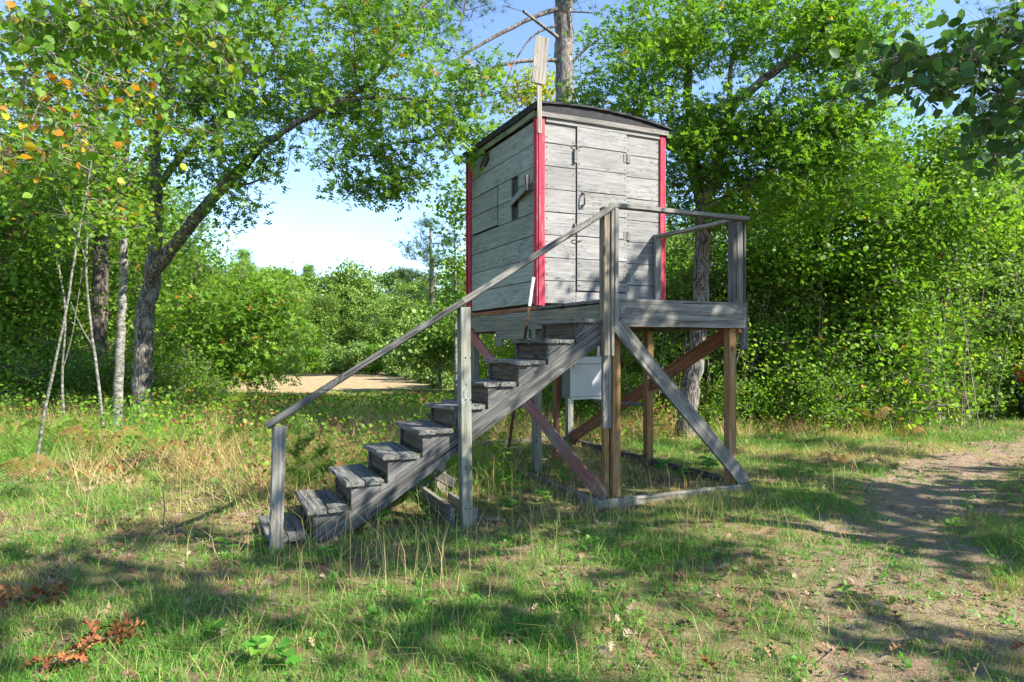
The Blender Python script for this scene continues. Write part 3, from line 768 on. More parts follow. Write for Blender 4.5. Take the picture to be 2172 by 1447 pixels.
for k in range(1, 11):
    z = zk(k)-.019
    for q in range(2):
        s = -(sk(k)+.308)+.075+q*.148; tl = rt.uniform(-.008, .008)
        a = S(s, -.028+rt.uniform(-.01, .01), z+tl*.4+q*.002); b = S(s, .705+rt.uniform(-.02, .02), z-tl*.6)
        if k == 6 and q == 0: b = b+np.array([0, 0, -.03])
        board('tread', a, b, .143, .036, UP, M_tread, st, seg=5, warp=.005, jit=.003, ch=.006)
    if k < 11:
        z0 = zk(k)+.001; z1 = (zk(k+1)-.038) if k < 10 else 1.60
        if z1-z0 > .05:
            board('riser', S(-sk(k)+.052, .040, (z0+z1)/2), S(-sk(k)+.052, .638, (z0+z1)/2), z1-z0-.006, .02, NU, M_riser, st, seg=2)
board('post', S(-2.905, -.048, -.20), S(-2.875, -.048, .835), .089, .085, NV, M_grey, st, seg=6, warp=.004, ch=.005)
board('post', S(-1.425, -.048, -.15), S(-1.45, -.048, 1.73), .089, .085, NV, M_green, st, seg=8, warp=.004, ch=.005)
board('handrail', S(-2.965, -.045, .838), S(-1.46, -.045, 1.772), .092, .050, (-.5, 0, .86), M_dkgrey, st, seg=8, warp=.008, jit=.003, ch=.005)
board('handrail', S(-1.464, -.045, 1.770), S(-.01, -.045, 2.672), .092, .050, (-.5, 0, .86), M_grey, st, seg=8, warp=.006, jit=.003, ch=.005)
nails(st, [S(-1.43+dx, -.0925, z) for dx in (-.02, .025) for z in (.42, .44, .98, 1.32, .1)], NV)
# little foot frame under the stairs
board('skid', S(-1.52, .02, .02), S(-1.52, 1.45, .045), .15, .04, NU, M_green, st, seg=4, warp=.005)
board('skid', S(-1.355, -.06, .02), S(-1.355, .55, .03), .14, .04, NU, M_grey, st, seg=4, warp=.005)
board('post', S(-1.30, .98, -.1), S(-1.30, .98, .30), .089, .06, NV, M_lightw, st)
board('brace', S(-1.62, .95, .34), S(-1.22, .80, .12), .09, .03, (.3, -.8, .4), M_dkgrey, st)

# things under and beside it
bx = thing('storage_box', S(1.03, 2.2, .74), 'pale metal sided storage box hanging beneath the blind behind the front leg', 'box', rz=TH)
add('body', box_mesh('body', .53, .25, .52, M_boxs, .004, 1, .001), frame(S(1.035, 2.235, 1.02), U, None, UP), bx)
add('front_panel', box_mesh('front_panel', .53, .50, .006, M_boxf, .001, 2, .0008), frame(S(1.035, 2.104, 1.03), U, None, NV), bx)
board('bottom_rail', S(.775, 2.10, .765), S(1.29, 2.10, .765), .035, .02, NV, M_boxf, bx)
board('lid_seam', S(.775, 2.098, 1.19), S(1.29, 2.098, 1.19), .006, .006, NV, M_dark, bx)
board('latch', S(.83, 2.094, 1.14), S(.83, 2.094, 1.22), .025, .012, NV, M_zinc, bx)
board('drip_edge', S(.79, 2.088, .785), S(1.285, 2.088, .785), .012, .006, NV, M_zinc, bx)
board('foot', S(.785, 2.09, .70), S(.785, 2.09, .76), .03, .015, NV, M_boxf, bx)
for s in (.80, 1.27): board('hanger', S(s, 2.26, 1.28), S(s, 2.26, 1.62), .04, .02, NV, M_zinc, bx)

tp = thing('steel_fence_post', P(1070, 1010, 7.42), 'long steel fence post with white tip and rusty spade foot leaning on the blind', 'fence post')
a, b = P(1069, 1018, 7.42), P(1132, 588, 7.33); a2 = a+(b-a)*.16; w0 = a+(b-a)*.86
Mt = frame(a, b-a, None, NV)
board('shaft', a2, w0, .034, .006, NV, M_rust, tp, seg=6, warp=.002)
board('shaft_rib', a2+np.array(V_)*.016, w0+np.array(V_)*.016, .026, .005, U, M_rust, tp, seg=4)
board('tip', w0, b, .036, .012, NV, M_white, tp)
pts = []
for i in range(18):
    f = .32+.5*i/17; p = a+(b-a)*f-np.array(V_)*.006; pts.append(board('stud', p-np.array(UP)*.006, p+np.array(UP)*.006, .014, .008, NV, M_rust, tp, seg=1))
d = (b-a)/np.linalg.norm(b-a); q = np.cross(d, NV); q /= np.linalg.norm(q)
Vs = []
for o in (-.004, .004):
    for f, w in ((-.02, .006), (.07, .028), (.18, .042), (.22, .034), (.26, .012)):
        for sg in (-1, 1): Vs.append(a+d*f*1.15+q*w*sg+np.array(NV)*(o+.0))
Fs = []
for i in range(4):
    b0 = 2*i; Fs.append((b0, b0+2, b0+3, b0+1)); c0 = b0+10; Fs.append((c0, c0+1, c0+3, c0+2)); Fs.append((b0, c0, c0+2, b0+2)); Fs.append((b0+1, b0+3, c0+3, c0+1))
add('spade', wmesh('spade', Vs, Fs, Mt, M_rust), Mt, tp)
board('shaft', a+d*.26, a2+d*.02, .022, .010, NV, M_rust, tp, seg=2)

# utility vehicle at the right edge of the picture
def utv():
    o = np.array([10.62, 12.0, 0.]); g = gz(o[0], o[1])
    t = thing('utility_vehicle', (o[0], o[1], g), 'off-road utility vehicle with knobbly tyre and orange panel at the right edge of the trail', 'utility vehicle', rz=math.radians(-60))
    M0 = wm(t)
    def bx_(name, c, d, mat, par=t, ch=.03, rot=None):
        me = box_mesh(name, d[0], d[1], d[2], mat, ch, 2, 0); M = M0 @ Matrix.Translation(Vector(c))
        if rot: M = M @ rot
        return add(name, me, M, par)
    bx_('chassis', (0, 0, .48), (2.3, .9, .16), M_black)
    bx_('hood', (-.95, 0, .86), (.75, 1.15, .34), M_orange, ch=.09)
    bx_('bumper', (-1.38, 0, .56), (.12, 1.0, .22), M_black)
    bx_('cargo_bed', (.95, 0, .80), (.85, 1.25, .30), M_black)
    for y in (-.60, .60):
        bx_('fender', (-.85, y, .80), (.70, .16, .16), M_orange, ch=.05); bx_('door', (0, y, .72), (.85, .05, .42), M_orange, ch=.02)
        bx_('headlight', (-1.335, y*.7, .88), (.05, .22, .12), M_lens, ch=.02)
    for y in (-.30, .30):
        s = bx_('seat', (.30, y, .74), (.48, .46, .16), M_seat, ch=.05); bx_('backrest', (.52, y, 1.02), (.13, .44, .50), M_seat, s, .05)
    for y in (-.60, .60):
        pts = [M0 @ Vector(p) for p in ((-.55, y, .95), (-.25, y*.92, 1.62), (0, y*.92, 1.72), (.55, y*.92, 1.70), (.78, y, .95))]
        v, f = tube(np.array(smooth_line(pts, [.028]*5, .15)[0]), [.028]*len(smooth_line(pts, [.028]*5, .15)[0]), 8)
        add('roll_cage', wmesh('roll_cage', v, f, M0, M_black, True), M0, t)
    bx_('roof_panel', (.22, 0, 1.76), (.95, 1.15, .05), M_black, ch=.02)
    for x in (-.88, .90):
        for y in (-.58, .58):
            V = []; F = []; R = .33; ns = 28
            prof = [(.16, -.10), (.20, -.13), (.30, -.135), (R, -.10), (R, .10), (.30, .135), (.20, .13), (.16, .10)]
            for i in range(ns):
                a = i*2*math.pi/ns; kn = .014 if i % 2 else 0
                for rr, w in prof:
                    rad = rr+(kn if rr >= R-.001 else 0); V.append(tuple(M0 @ Vector((x+rad*math.cos(a), y+w, .33+rad*math.sin(a)))))
            m = len(prof)
            for i in range(ns):
                for j in range(m-1): F.append((i*m+j, ((i+1) % ns)*m+j, ((i+1) % ns)*m+j+1, i*m+j+1))
            w = add('wheel', None, M0 @ Matrix.Translation((x, y, .33)), t)
            add('tyre', wmesh('tyre', V, F, wm(w), M_rubber), wm(w), w)
            V = []; F = []
            for i in range(16):
                a = i*2*math.pi/16
                for rr, ww in ((.165, -.10), (.16, 0), (.165, .10), (.05, .06), (.05, -.06)): V.append(tuple(M0 @ Vector((x+rr*math.cos(a), y+ww, .33+rr*math.sin(a)))))
            for i in range(16):
                for j in range(5): F.append((i*5+j, ((i+1) % 16)*5+j, ((i+1) % 16)*5+(j+1) % 5, i*5+(j+1) % 5))
            add('rim', wmesh('rim', V, F, wm(w), M_zinc), wm(w), w)
utv()
# ------------------------------------------------------------------ trees one can tell apart
G0 = lambda x, y, Y: P(x, y, Y)
def base_of(px, Y):
    X = (px-CX)/FPX*Y; return np.array([X, Y, gz(X, Y)])
def trunk_pts(px_pts, Y0, Y1=None, bury=.15):
    pts = pl(px_pts, Y0, Y1); b = base_of(px_pts[0][0], Y0); pts[0] = b-np.array([0, 0, bury]); return pts

# big oak left of the stairs
Yo = 10.7
oak = make_tree('oak_tree', 'big forked oak with rough grey bark, left of the stairs', 'tree', base_of(298, Yo), [
    (trunk_pts([(298, 920), (300, 860), (304, 740), (312, 640), (326, 575), (330, 500), (332, 420), (326, 320), (350, 180), (380, 60), (400, -80)], Yo, 11.2), [.19, .155, .135, .13, .125, .10, .095, .085, .07, .05, .03]),
    (pl([(318, 590), (345, 552), (385, 500), (430, 445), (470, 400), (520, 350), (560, 300), (610, 275), (690, 225), (770, 205), (850, 208), (945, 218)], Yo, 9.2), [.10, .10, .095, .09, .082, .072, .06, .046, .036, .030, .022, .010]),
    (pl([(330, 410), (360, 360), (400, 312), (450, 270), (510, 230), (560, 160), (600, 70)], 10.8, 10.2), [.06, .055, .05, .045, .04, .03, .02]),
    (pl([(335, 300), (290, 220), (230, 150), (150, 90)], 11, 12), [.06, .05, .035, .02]),
    (pl([(700, 222), (780, 190), (830, 120), (860, 40), (880, -60)], 9.7, 9.5), [.04, .035, .03, .025, .015]),
    (pl([(850, 208), (900, 250), (935, 290), (965, 330)], 9.4, 9.0), [.018, .014, .010, .005]),
    (pl([(470, 400), (530, 395), (575, 370), (610, 360)], 10, 9.7), [.02, .016, .012, .006]),
    ], [
    bl(430, 60, 200, 110, 10.8, 1.6, 42), bl(640, 70, 190, 110, 10.0, 1.4, 48), bl(830, 90, 130, 120, 9.6, 1.0, 30),
    bl(560, 200, 170, 70, 10.2, 1.2, 36), bl(740, 215, 120, 80, 9.6, .9, 26), bl(920, 235, 90, 70, 9.2, .7, 14),
    bl(430, 210, 130, 70, 10.6, 1.2, 22), bl(570, 330, 95, 70, 9.7, .8, 12), bl(745, 340, 110, 60, 9.5, .6, 13),
    bl(850, 345, 55, 85, 9.3, .5, 12), bl(450, 330, 90, 60, 10.3, 1.0, 12), bl(300, 150, 150, 150, 11.6, 1.3, 18),
    bl(990, 300, 60, 45, 9.0, .5, 7), bl(1000, 190, 70, 60, 9.4, .6, 9), bl(760, 400, 60, 16, 9.4, .4, 4), bl(500, 430, 60, 40, 10, .6, 5),
    ], LEAFO, .105, 54, .175, L_oak, B_oak, seed=1, sides=14, twigs=7, tip=.005, tmat=B_dark)
# dead drooping twig ends under its long limb
r_ = np.random.RandomState(77)

# smooth pale aspen standing before the oak
make_tree('aspen_tree', 'slender smooth pale-barked aspen just left of the big oak', 'tree', base_of(247, 10.0), [
    (trunk_pts([(247, 940), (252, 820), (258, 680), (262, 560), (263, 400), (268, 250), (268, 100), (270, -90)], 10.0, 9.8), [.075, .066, .058, .056, .052, .047, .04, .03]),
    (pl([(263, 420), (230, 330), (200, 250)], 9.9, 9.4), [.014, .010, .006]),
    (pl([(267, 250), (310, 190), (350, 130)], 9.9, 9.4), [.014, .010, .006]),
    ], [bl(230, 120, 160, 120, 9.4, 1.2, 26), bl(250, 330, 140, 90, 9.4, 1.0, 16), bl(90, 200, 110, 150, 9.2, 1.2, 20), bl(330, 470, 60, 60, 9.3, .5, 4), bl(120, 420, 120, 70, 9.3, .9, 10)],
    LEAFR, .062, 80, .22, L_aspen, B_aspen, seed=2, tip=.004, tmat=B_twig)
# dark trunk behind them
make_tree('oak_tree', 'dark oak trunk in the shade behind the pale aspen', 'tree', base_of(212, 13.5), [
    (trunk_pts([(212, 880), (208, 760), (212, 640), (216, 520), (212, 400), (200, 250), (180, 60), (170, -60)], 13.5), [.19, .16, .15, .14, .12, .1, .08, .06]),
    (pl([(214, 500), (120, 440), (30, 470), (-60, 420)], 13.3, 12.6), [.07, .05, .04, .02]),
    (pl([(212, 470), (280, 380), (330, 280)], 13.5, 14.2), [.06, .045, .03])],
    [bl(120, 250, 220, 210, 13.6, 1.8, 34), bl(100, 470, 170, 90, 13, 1.5, 16), bl(330, 480, 90, 110, 14.5, 1.2, 16)],
    LEAFO, .11, 60, .28, L_oak, B_dark, seed=3, tmat=B_dark)
# thin leaning saplings at the left
sap = [('thin pale leaning sapling nearest the left edge, forked at head height', [(75, 985), (90, 890), (107, 815), (128, 720), (150, 610), (165, 500), (190, 380), (205, 250)], 8.2, .020, [[(165, 500), (120, 430), (95, 330)]]),
       ('thin pale sapling curving up to the left of the aspen', [(226, 945), (216, 870), (200, 740), (188, 660), (181, 580), (183, 540), (190, 430), (180, 300)], 9.0, .021, [[(183, 560), (160, 480), (150, 400)], [(200, 740), (160, 690), (150, 640)]]),
       ('spindly twin-stemmed sapling between the leaning sapling and the curving one', [(141, 905), (133, 850), (130, 790), (138, 720), (142, 660), (130, 590), (112, 500), (108, 400)], 9.6, .02, [[(130, 790), (150, 740), (165, 640), (176, 560)]])]
for i, (lab, pts, Y, r0, br) in enumerate(sap):
    lim = [(trunk_pts(pts, Y, Y-.4), list(np.linspace(r0, r0*.35, len(pts))))]
    for b in br: lim.append((pl(b, Y-.1, Y-.4), list(np.linspace(r0*.5, r0*.2, len(b)))))
    make_tree('sapling', lab, 'sapling', base_of(pts[0][0], Y), lim,
              [bl(pts[-1][0], pts[-1][1]+30, 70, 80, Y-.4, .5, 7), bl(pts[-1][0]+10, 480, 70, 70, Y-.3, .5, 4)], LEAFR, .06, 45, .2, L_shrub, B_aspen, seed=20+i, tip=.003, tmat=B_twig)
# dark small oak whose boughs hang over the clearing
make_tree('oak_tree', 'low dark bushy oak hanging over the edge of the sandy clearing', 'tree', base_of(440, 14.5), [
    (trunk_pts([(440, 850), (448, 780), (470, 700), (500, 640), (520, 560)], 14.5), [.06, .05, .045, .035, .02]),
    (trunk_pts([(470, 855), (478, 800), (520, 720), (570, 670), (620, 640)], 14.4, 14), [.05, .04, .035, .03, .015]),
    (trunk_pts([(410, 850), (405, 760), (400, 650), (420, 560)], 14.6), [.05, .045, .035, .02])],
    [bl(420, 640, 90, 90, 14.6, 1.2, 26), bl(520, 640, 85, 80, 14.2, 1.0, 28), bl(590, 700, 60, 60, 14, .8, 18), bl(480, 740, 90, 60, 14.2, 1.0, 22), bl(570, 770, 60, 30, 13.8, .7, 10), bl(380, 740, 70, 90, 14.5, 1, 18), bl(600, 620, 34, 30, 14, .5, 5), bl(515, 800, 50, 30, 13.9, .6, 6)],
    LEAFO, .12, 60, .26, L_oak, B_dark, seed=5, tmat=B_dark)

# pine behind the cabin with dead boughs
Yp = 13.5
pine_limbs = [
    (trunk_pts([(1192, 890), (1194, 700), (1196, 400), (1197, 215), (1197, 120), (1196, 0), (1196, -250), (1200, -500)], Yp), [.25, .23, .205, .19, .185, .18, .15, .10]),
    (pl([(1180, 20), (1150, 28), (1110, 45), (1050, 78), (1010, 100), (975, 120), (930, 160)], 13.4, 12.6), [.05, .045, .04, .034, .03, .026, .012]),
    (pl([(1180, 128), (1130, 126), (1080, 132), (1030, 148), (995, 168), (960, 200)], 13.4, 12.8), [.04, .036, .03, .026, .02, .010]),
    (pl([(1180, 55), (1140, 62), (1115, 88), (1095, 125), (1075, 165), (1066, 205)], 13.4, 13.0), [.024, .022, .018, .016, .012, .006]),
    (pl([(1182, 78), (1150, 55), (1110, 24)], 13.3, 12.4), [.036, .032, .024]),
    (pl([(1208, 25), (1245, 22), (1280, 31)], 13.4, 13.2), [.018, .014, .007]),
    (pl([(1210, 135), (1235, 105), (1262, 88), (1310, 60)], 13.4, 13.2), [.03, .025, .02, .010]),
    (pl([(1232, 108), (1244, 125), (1230, 160)], 13.4, 13.3), [.016, .012, .006]),
    (pl([(1210, 0), (1100, -60), (1000, -40), (900, 5), (860, 60)], 13.4, 12.0), [.06, .05, .04, .03, .015]),
    (pl([(1000, -40), (985, 20), (970, 75), (965, 105)], 12.6, 12.3), [.03, .022, .014, .006]),
    (pl([(1190, -100), (1280, -140), (1420, -150)], 13.4, 12.5), [.05, .04, .02])]
make_tree('pine_tree', 'tall bare-trunked pine with dead boughs rising behind the cabin roof', 'pine', base_of(1192, Yp), pine_limbs,
    [bl(960, 10, 110, 26, 12.4, .6, 18), bl(800, 20, 90, 40, 12.3, .6, 12), bl(905, 45, 40, 20, 12.2, .4, 5), bl(1190, -260, 330, 130, 13, 2.4, 90), bl(950, 90, 40, 40, 12.3, .4, 4), bl(1220, 3, 30, 12, 13, .3, 3), bl(1010, -60, 200, 40, 12.8, 1., 20)],
    NEEDLE, .17, 7, .16, L_pine, B_pine, seed=6, sides=16, twigs=2, tip=.006, tmat=B_dark, squash=.7)

# sunlit oak behind the deck
Yk = 10.4
make_tree('oak_tree', 'spreading sunlit oak with leaning limbs behind the deck railing', 'tree', base_of(1452, Yk), [
    (trunk_pts([(1452, 935), (1462, 840), (1480, 740), (1488, 640), (1490, 530), (1492, 450), (1475, 360), (1462, 250), (1458, 150), (1462, 50), (1466, -80)], Yk, 11.0), [.17, .14, .13, .125, .12, .12, .085, .075, .065, .05, .03]),
    (pl([(1494, 450), (1515, 380), (1528, 320), (1540, 250), (1560, 215), (1610, 175), (1660, 140), (1720, 105), (1755, 60), (1800, -40)], 10.5, 9.6), [.10, .09, .08, .075, .07, .065, .06, .045, .03, .015]),
    (pl([(1545, 235), (1552, 180), (1542, 130), (1580, 60)], 10.2, 10.0), [.045, .04, .03, .02]),
    (pl([(1500, 440), (1545, 415), (1600, 385), (1650, 340), (1700, 330)], 10.4, 9.8), [.05, .042, .036, .02, .010]),
    (pl([(1475, 360), (1420, 300), (1370, 250), (1320, 230)], 10.7, 10.6), [.04, .03, .02, .01]),
    (pl([(1720, 105), (1790, 150), (1800, 210), (1810, 250)], 9.7, 9.4), [.025, .02, .012, .006]),
    (pl([(1458, 150), (1400, 100), (1340, 60)], 10.9, 10.6), [.035, .025, .012])],
    [bl(1420, 60, 130, 100, 10.6, 1.2, 44), bl(1600, 60, 170, 90, 10.2, 1.2, 50), bl(1790, 90, 140, 100, 9.7, 1.0, 44), bl(1330, 170, 90, 90, 10.4, .9, 22),
     bl(1560, 300, 130, 100, 10.2, 1.1, 40), bl(1700, 280, 140, 90, 9.8, 1.0, 50), bl(1850, 250, 70, 80, 9.5, .7, 14), bl(1420, 290, 100, 90, 10.5, 1.0, 30),
     bl(1780, 390, 120, 80, 9.8, .9, 30), bl(1440, 420, 90, 60, 10.8, .8, 18), bl(1600, 430, 120, 70, 10.2, .9, 26), bl(1260, 215, 50, 40, 10.3, .5, 6), bl(1290, 60, 60, 60, 10.5, .6, 4)],
    LEAFO, .105, 62, .185, L_oak2, B_oak, seed=7, sides=14, twigs=7, tip=.005, tmat=B_dark)
# dark stemmed oak further right
make_tree('oak_tree', 'dark stemmed oak with horizontal boughs in the thicket right of the deck', 'tree', base_of(1722, 12.2), [
    (trunk_pts([(1715, 890), (1722, 760), (1735, 640), (1732, 560), (1740, 480), (1742, 400), (1760, 320)], 12.2), [.11, .095, .085, .08, .07, .05, .03]),
    (pl([(1733, 600), (1765, 560), (1820, 545), (1880, 585), (1950, 600)], 12.1, 11.4), [.05, .045, .035, .025, .012]),
    (pl([(1740, 450), (1800, 410), (1880, 400), (1960, 405)], 12.1, 11.6), [.04, .035, .03, .012]),
    (pl([(1738, 500), (1690, 450), (1640, 400)], 12.1, 11.8), [.04, .03, .015]),
    (pl([(1732, 560), (1680, 540), (1620, 560)], 12.1, 11.6), [.035, .025, .012])],
    [bl(1760, 400, 170, 90, 11.8, 1.1, 46), bl(1900, 460, 140, 90, 11.5, 1.0, 40), bl(1680, 520, 120, 90, 11.7, 1.0, 32), bl(1850, 590, 150, 90, 11.5, 1.0, 40), bl(1940, 340, 110, 80, 12, 1.0, 26)],
    LEAFR, .066, 84, .27, L_oak2, B_dark, seed=8, tip=.006, tmat=B_dark)
# thin grey double stem
make_tree('sapling', 'thin grey leaning sapling standing clear of the thicket at right', 'sapling', base_of(1985, 12.0), [
    (trunk_pts([(1985, 870), (1995, 720), (2010, 620), (2024, 540), (2045, 440), (2070, 330)], 12.0, 11.8), [.035, .03, .026, .022, .018, .01]),
    (trunk_pts([(1992, 870), (1988, 700), (2000, 620), (2003, 540), (1990, 470)], 12.1), [.025, .022, .02, .016, .01])],
    [bl(2050, 330, 110, 90, 11.8, .9, 26), bl(2030, 470, 100, 70, 11.7, .9, 16)], LEAFR, .07, 90, .24, L_shrub, B_aspen, seed=9, tip=.004, tmat=B_twig)
# far right pine
make_tree('pine_tree', 'dark pine showing between the near aspen leaves at upper right', 'pine', base_of(2200, 15), [
    (trunk_pts([(2200, 870), (2195, 500), (2190, 100), (2185, -200)], 15), [.2, .18, .13, .07])],
    [bl(2110, 210, 120, 60, 14.5, .9, 34), bl(2080, 290, 90, 60, 14.5, .8, 24), bl(2150, 80, 100, 60, 14.5, .9, 26), bl(2170, 330, 80, 70, 14.5, .8, 18), bl(2200, -60, 120, 60, 14.5, .9, 20)],
    NEEDLE, .16, 9, .2, L_pine, B_pine, seed=10, twigs=2, tip=.007, tmat=B_dark, squash=.7)
# mid-distance pine and pale aspens beside the cabin
make_tree('pine_tree', 'small ragged pine standing above the far trees left of the cabin', 'pine', base_of(915, 30), [
    (trunk_pts([(917, 790), (917, 640), (915, 560), (912, 475)], 30), [.16, .13, .09, .03])],
    [bl(912, 490, 26, 22, 30, .5, 12), bl(880, 520, 34, 12, 30, .6, 9), bl(945, 515, 32, 12, 30, .6, 9), bl(905, 545, 50, 14, 30, .8, 14), bl(860, 585, 34, 12, 30, .7, 9), bl(950, 560, 36, 14, 30, .8, 10), bl(900, 590, 52, 14, 30, .9, 14), bl(880, 625, 60, 16, 30, .9, 14), bl(955, 610, 36, 16, 30, .8, 9), bl(925, 650, 50, 16, 30, .9, 9)],
    NEEDLE, .27, 9, .20, L_pine, B_pine, seed=11, twigs=1, tip=.012, tmat=B_dark, squash=.5)
make_tree('spruce_tree', 'pointed spruce rising above the far tree line', 'spruce', base_of(516, 46), [
    (trunk_pts([(516, 780), (516, 640), (516, 536)], 46), [.2, .15, .03])],
    [bl(516, 545, 7, 12, 46, .3, 8), bl(516, 565, 18, 12, 46, .6, 18), bl(514, 590, 30, 14, 46, 1.0, 26), bl(540, 580, 14, 8, 46, .5, 6), bl(516, 620, 40, 18, 46, 1.3, 30)],
    NEEDLE, .42, 12, .25, L_far, B_pine, seed=12, twigs=0, tip=.012, squash=.5)
make_tree('spruce_tree', 'tiny pointed spruce top beside the round far crown', 'spruce', base_of(655, 52), [
    (trunk_pts([(655, 780), (655, 640), (655, 566)], 52), [.2, .15, .03])],
    [bl(655, 574, 5, 8, 52, .3, 6), bl(655, 590, 11, 10, 52, .5, 10), bl(655, 615, 20, 14, 52, .9, 14)],
    NEEDLE, .42, 12, .2, L_far, B_pine, seed=13, twigs=0, tip=.012, squash=.5)
# bright young aspens hard against the left of the cabin
for i, (lab, px, Y, blobs, mat) in enumerate([
    ('pale young aspen with loose crown touching the left of the cabin', 968, 15, [bl(965, 450, 32, 70, 15, .5, 10), bl(960, 380, 25, 40, 15, .4, 5), bl(975, 560, 36, 60, 15, .6, 12), bl(965, 660, 45, 60, 15, .8, 16)], L_aspen),
    ('tall aspen whose top shows above the cabin roof by the sign board', 1120, 15.5, [bl(1118, 175, 30, 38, 15.5, .5, 8), bl(1150, 205, 36, 30, 15.5, .5, 8), bl(1090, 240, 40, 50, 15.5, .5, 8), bl(1110, 330, 80, 90, 15.5, .9, 24)], L_yg),
    ('light green birch clump at the clearing edge behind the stairs', 935, 20, [bl(925, 700, 45, 50, 20, 1.0, 26), bl(960, 740, 40, 50, 20, 1.0, 20), bl(880, 740, 40, 36, 20, 1.0, 16)], L_farl)]):
    top = min(b[0][2] for b in blobs); tp_ = max(b[0][2] for b in blobs)
    b0 = base_of(px, Y); tipx = blobs[0][0]
    make_tree('aspen_tree', lab, 'tree', b0, [([b0-np.array([0, 0, .15]), b0*.6+tipx*.4, tipx], [.05, .04, .012])], blobs, LEAFR, .075 if Y < 18 else .11, 55, .24, mat, B_aspen, seed=30+i, tip=.004, tmat=B_twig)

# near aspen just out of the picture at the right, boughs reaching in with big leaves
def near_aspen(name, label, base, limbs, blobs, nbig, lmat, lsize, seed, per=9, crad=.13, tint=None):
    r = np.random.RandomState(seed)
    root = thing(name, base, label, 'tree')
    L = [smooth_line(np.asarray(p)-base, rd, .12, .008, r) for p, rd in limbs]
    v, f = tube(*L[0], sides=12, rough=.04, r=r); add('trunk', np_mesh('trunk', v, f, None, B_aspen, True), wm(root), root)
    for l in L[1:]:
        v, f = tube(*l, sides=7, rough=.05, r=r); add('limb', np_mesh('limb', v, f, None, B_twig, True), wm(root), root)
    C = blob_points([(np.asarray(c)-base, rd, n) for c, rd, n in blobs], r)
    tw = grow(L, C, .15, r, tip=.0026)
    n = len(C)*per
    pos = np.repeat(C, per, 0)+r.normal(size=(n, 3))*crad*np.array([1, 1, .8])
    a = np.repeat(C, per, 0)+(pos-np.repeat(C, per, 0))*.15
    v, f = join([tw, strands(a, pos, .0016, .0009)])
    add('branches', np_mesh('branches', v, f, None, B_twig), wm(root), root, kind='stuff')
    R = rots(n, .25, 1.0, r, .3)
    y = R[:, :, 1].copy(); y[:, 2] -= .7; z = R[:, :, 2]; y -= z*(y*z).sum(1, keepdims=True); y /= np.linalg.norm(y, axis=1, keepdims=True)
    R = np.stack([np.cross(y, z), y, z], -1)
    sc = lsize*(1+.28*r.uniform(-1, 1, n)); rnd = np.clip(np.repeat(r.rand(len(C)), per)*.5+r.rand(n)*.5, 0, .999)
    if tint is not None:
        wz = (pos[:, 2]+base[2]-CAMZ)/(pos[:, 1]+base[1]); wx = (pos[:, 0]+base[0])/(pos[:, 1]+base[1])
        tz = (wx < tint[0]) & (wz > tint[1]) & (wz < tint[2]) & (r.rand(n) < tint[3]); rnd = np.where(tz, r.uniform(.84, .999, n), rnd)
    # the leaves nearest the view first: those are objects of their own
    W = pos+base; ang = np.abs(W[:, 0]/W[:, 1]); el = (W[:, 2]-CAMZ)/W[:, 1]
    vis = (ang < .76) & (el < .52) & (W[:, 1] > .5)
    order = np.argsort(np.where(vis, W[:, 1], 99)); big = order[:nbig]; big = big[vis[big]]
    rest = np.setdiff1d(np.arange(n), big)
    V, F, rn = scatter(LEAFR, pos[rest], R[rest], sc[rest], rnd[rest])
    add('crown', np_mesh('crown', V, F, {'rnd': rn}, lmat), wm(root), root, kind='stuff')
    var = [np_mesh('leaf', LEAFR[0]*lsize*np.array([1, 1, q]), LEAFR[1], {'rnd': np.full(9, rv)}, lmat) for q, rv in zip(np.linspace(.4, 2.2, 16), np.linspace(.02, .98, 16))]
    Wr = wm(root)
    for i in big:
        M = Matrix.Translation(Vector(pos[i])) @ Matrix([[*R[i][0], 0], [*R[i][1], 0], [*R[i][2], 0], [0, 0, 0, 1]]) @ Matrix.Scale(sc[i]/lsize, 4)
        o = bpy.data.objects.new('leaf', var[min(15, int(rnd[i]*16))]); COL.objects.link(o); o.parent = root; o.matrix_basis = M
    return root
bR = np.array([4.7, 4.3, gz(4.7, 4.3)])
near_aspen('aspen_tree', 'near aspen whose shaded large-leaved boughs hang in from the upper right corner', bR, [
    ([bR-np.array([0, 0, .2]), bR+np.array([0, 0, 1.8]), bR+np.array([.1, 0, 3.4]), bR+np.array([.05, .1, 5.4]), bR+np.array([.1, 0, 7.5])], [.10, .085, .075, .055, .02]),
    ([bR+np.array([.08, 0, 2.9]), P(2330, 110, 3.95), P(2172, 75, 3.8), P(2050, 108, 3.7), P(1960, 138, 3.65), P(1870, 145, 3.6)], [.03, .022, .016, .011, .007, .004]),
    ([bR+np.array([.08, 0, 2.4]), P(2350, 250, 4.1), P(2220, 210, 4.0), P(2120, 190, 3.9)], [.025, .018, .012, .006]),
    ([bR+np.array([.05, .1, 4.5]), bR+np.array([1.2, -.8, 5.6])], [.03, .01]), ([bR+np.array([.05, .1, 5]), bR+np.array([-1.1, -.6, 6.1])], [.03, .01])],
    [bl(1905, 150, 70, 34, 3.6, .20, 15), bl(2000, 155, 70, 50, 3.65, .25, 18), bl(2090, 120, 80, 90, 3.8, .3, 26), bl(2140, 240, 80, 90, 3.95, .3, 30), bl(2165, 330, 40, 50, 3.9, .25, 8), bl(2170, 50, 80, 60, 3.8, .3, 16), bl(1955, 110, 60, 10, 3.6, .15, 4),
     (bR+np.array([0, -.2, 5.8]), (1.7, 1.7, 1.5), 150), (bR+np.array([.8, -.3, 4.0]), (1.3, 1.4, 1.0), 60)], 300, L_aspdk, .066, 41, per=7, crad=.10)
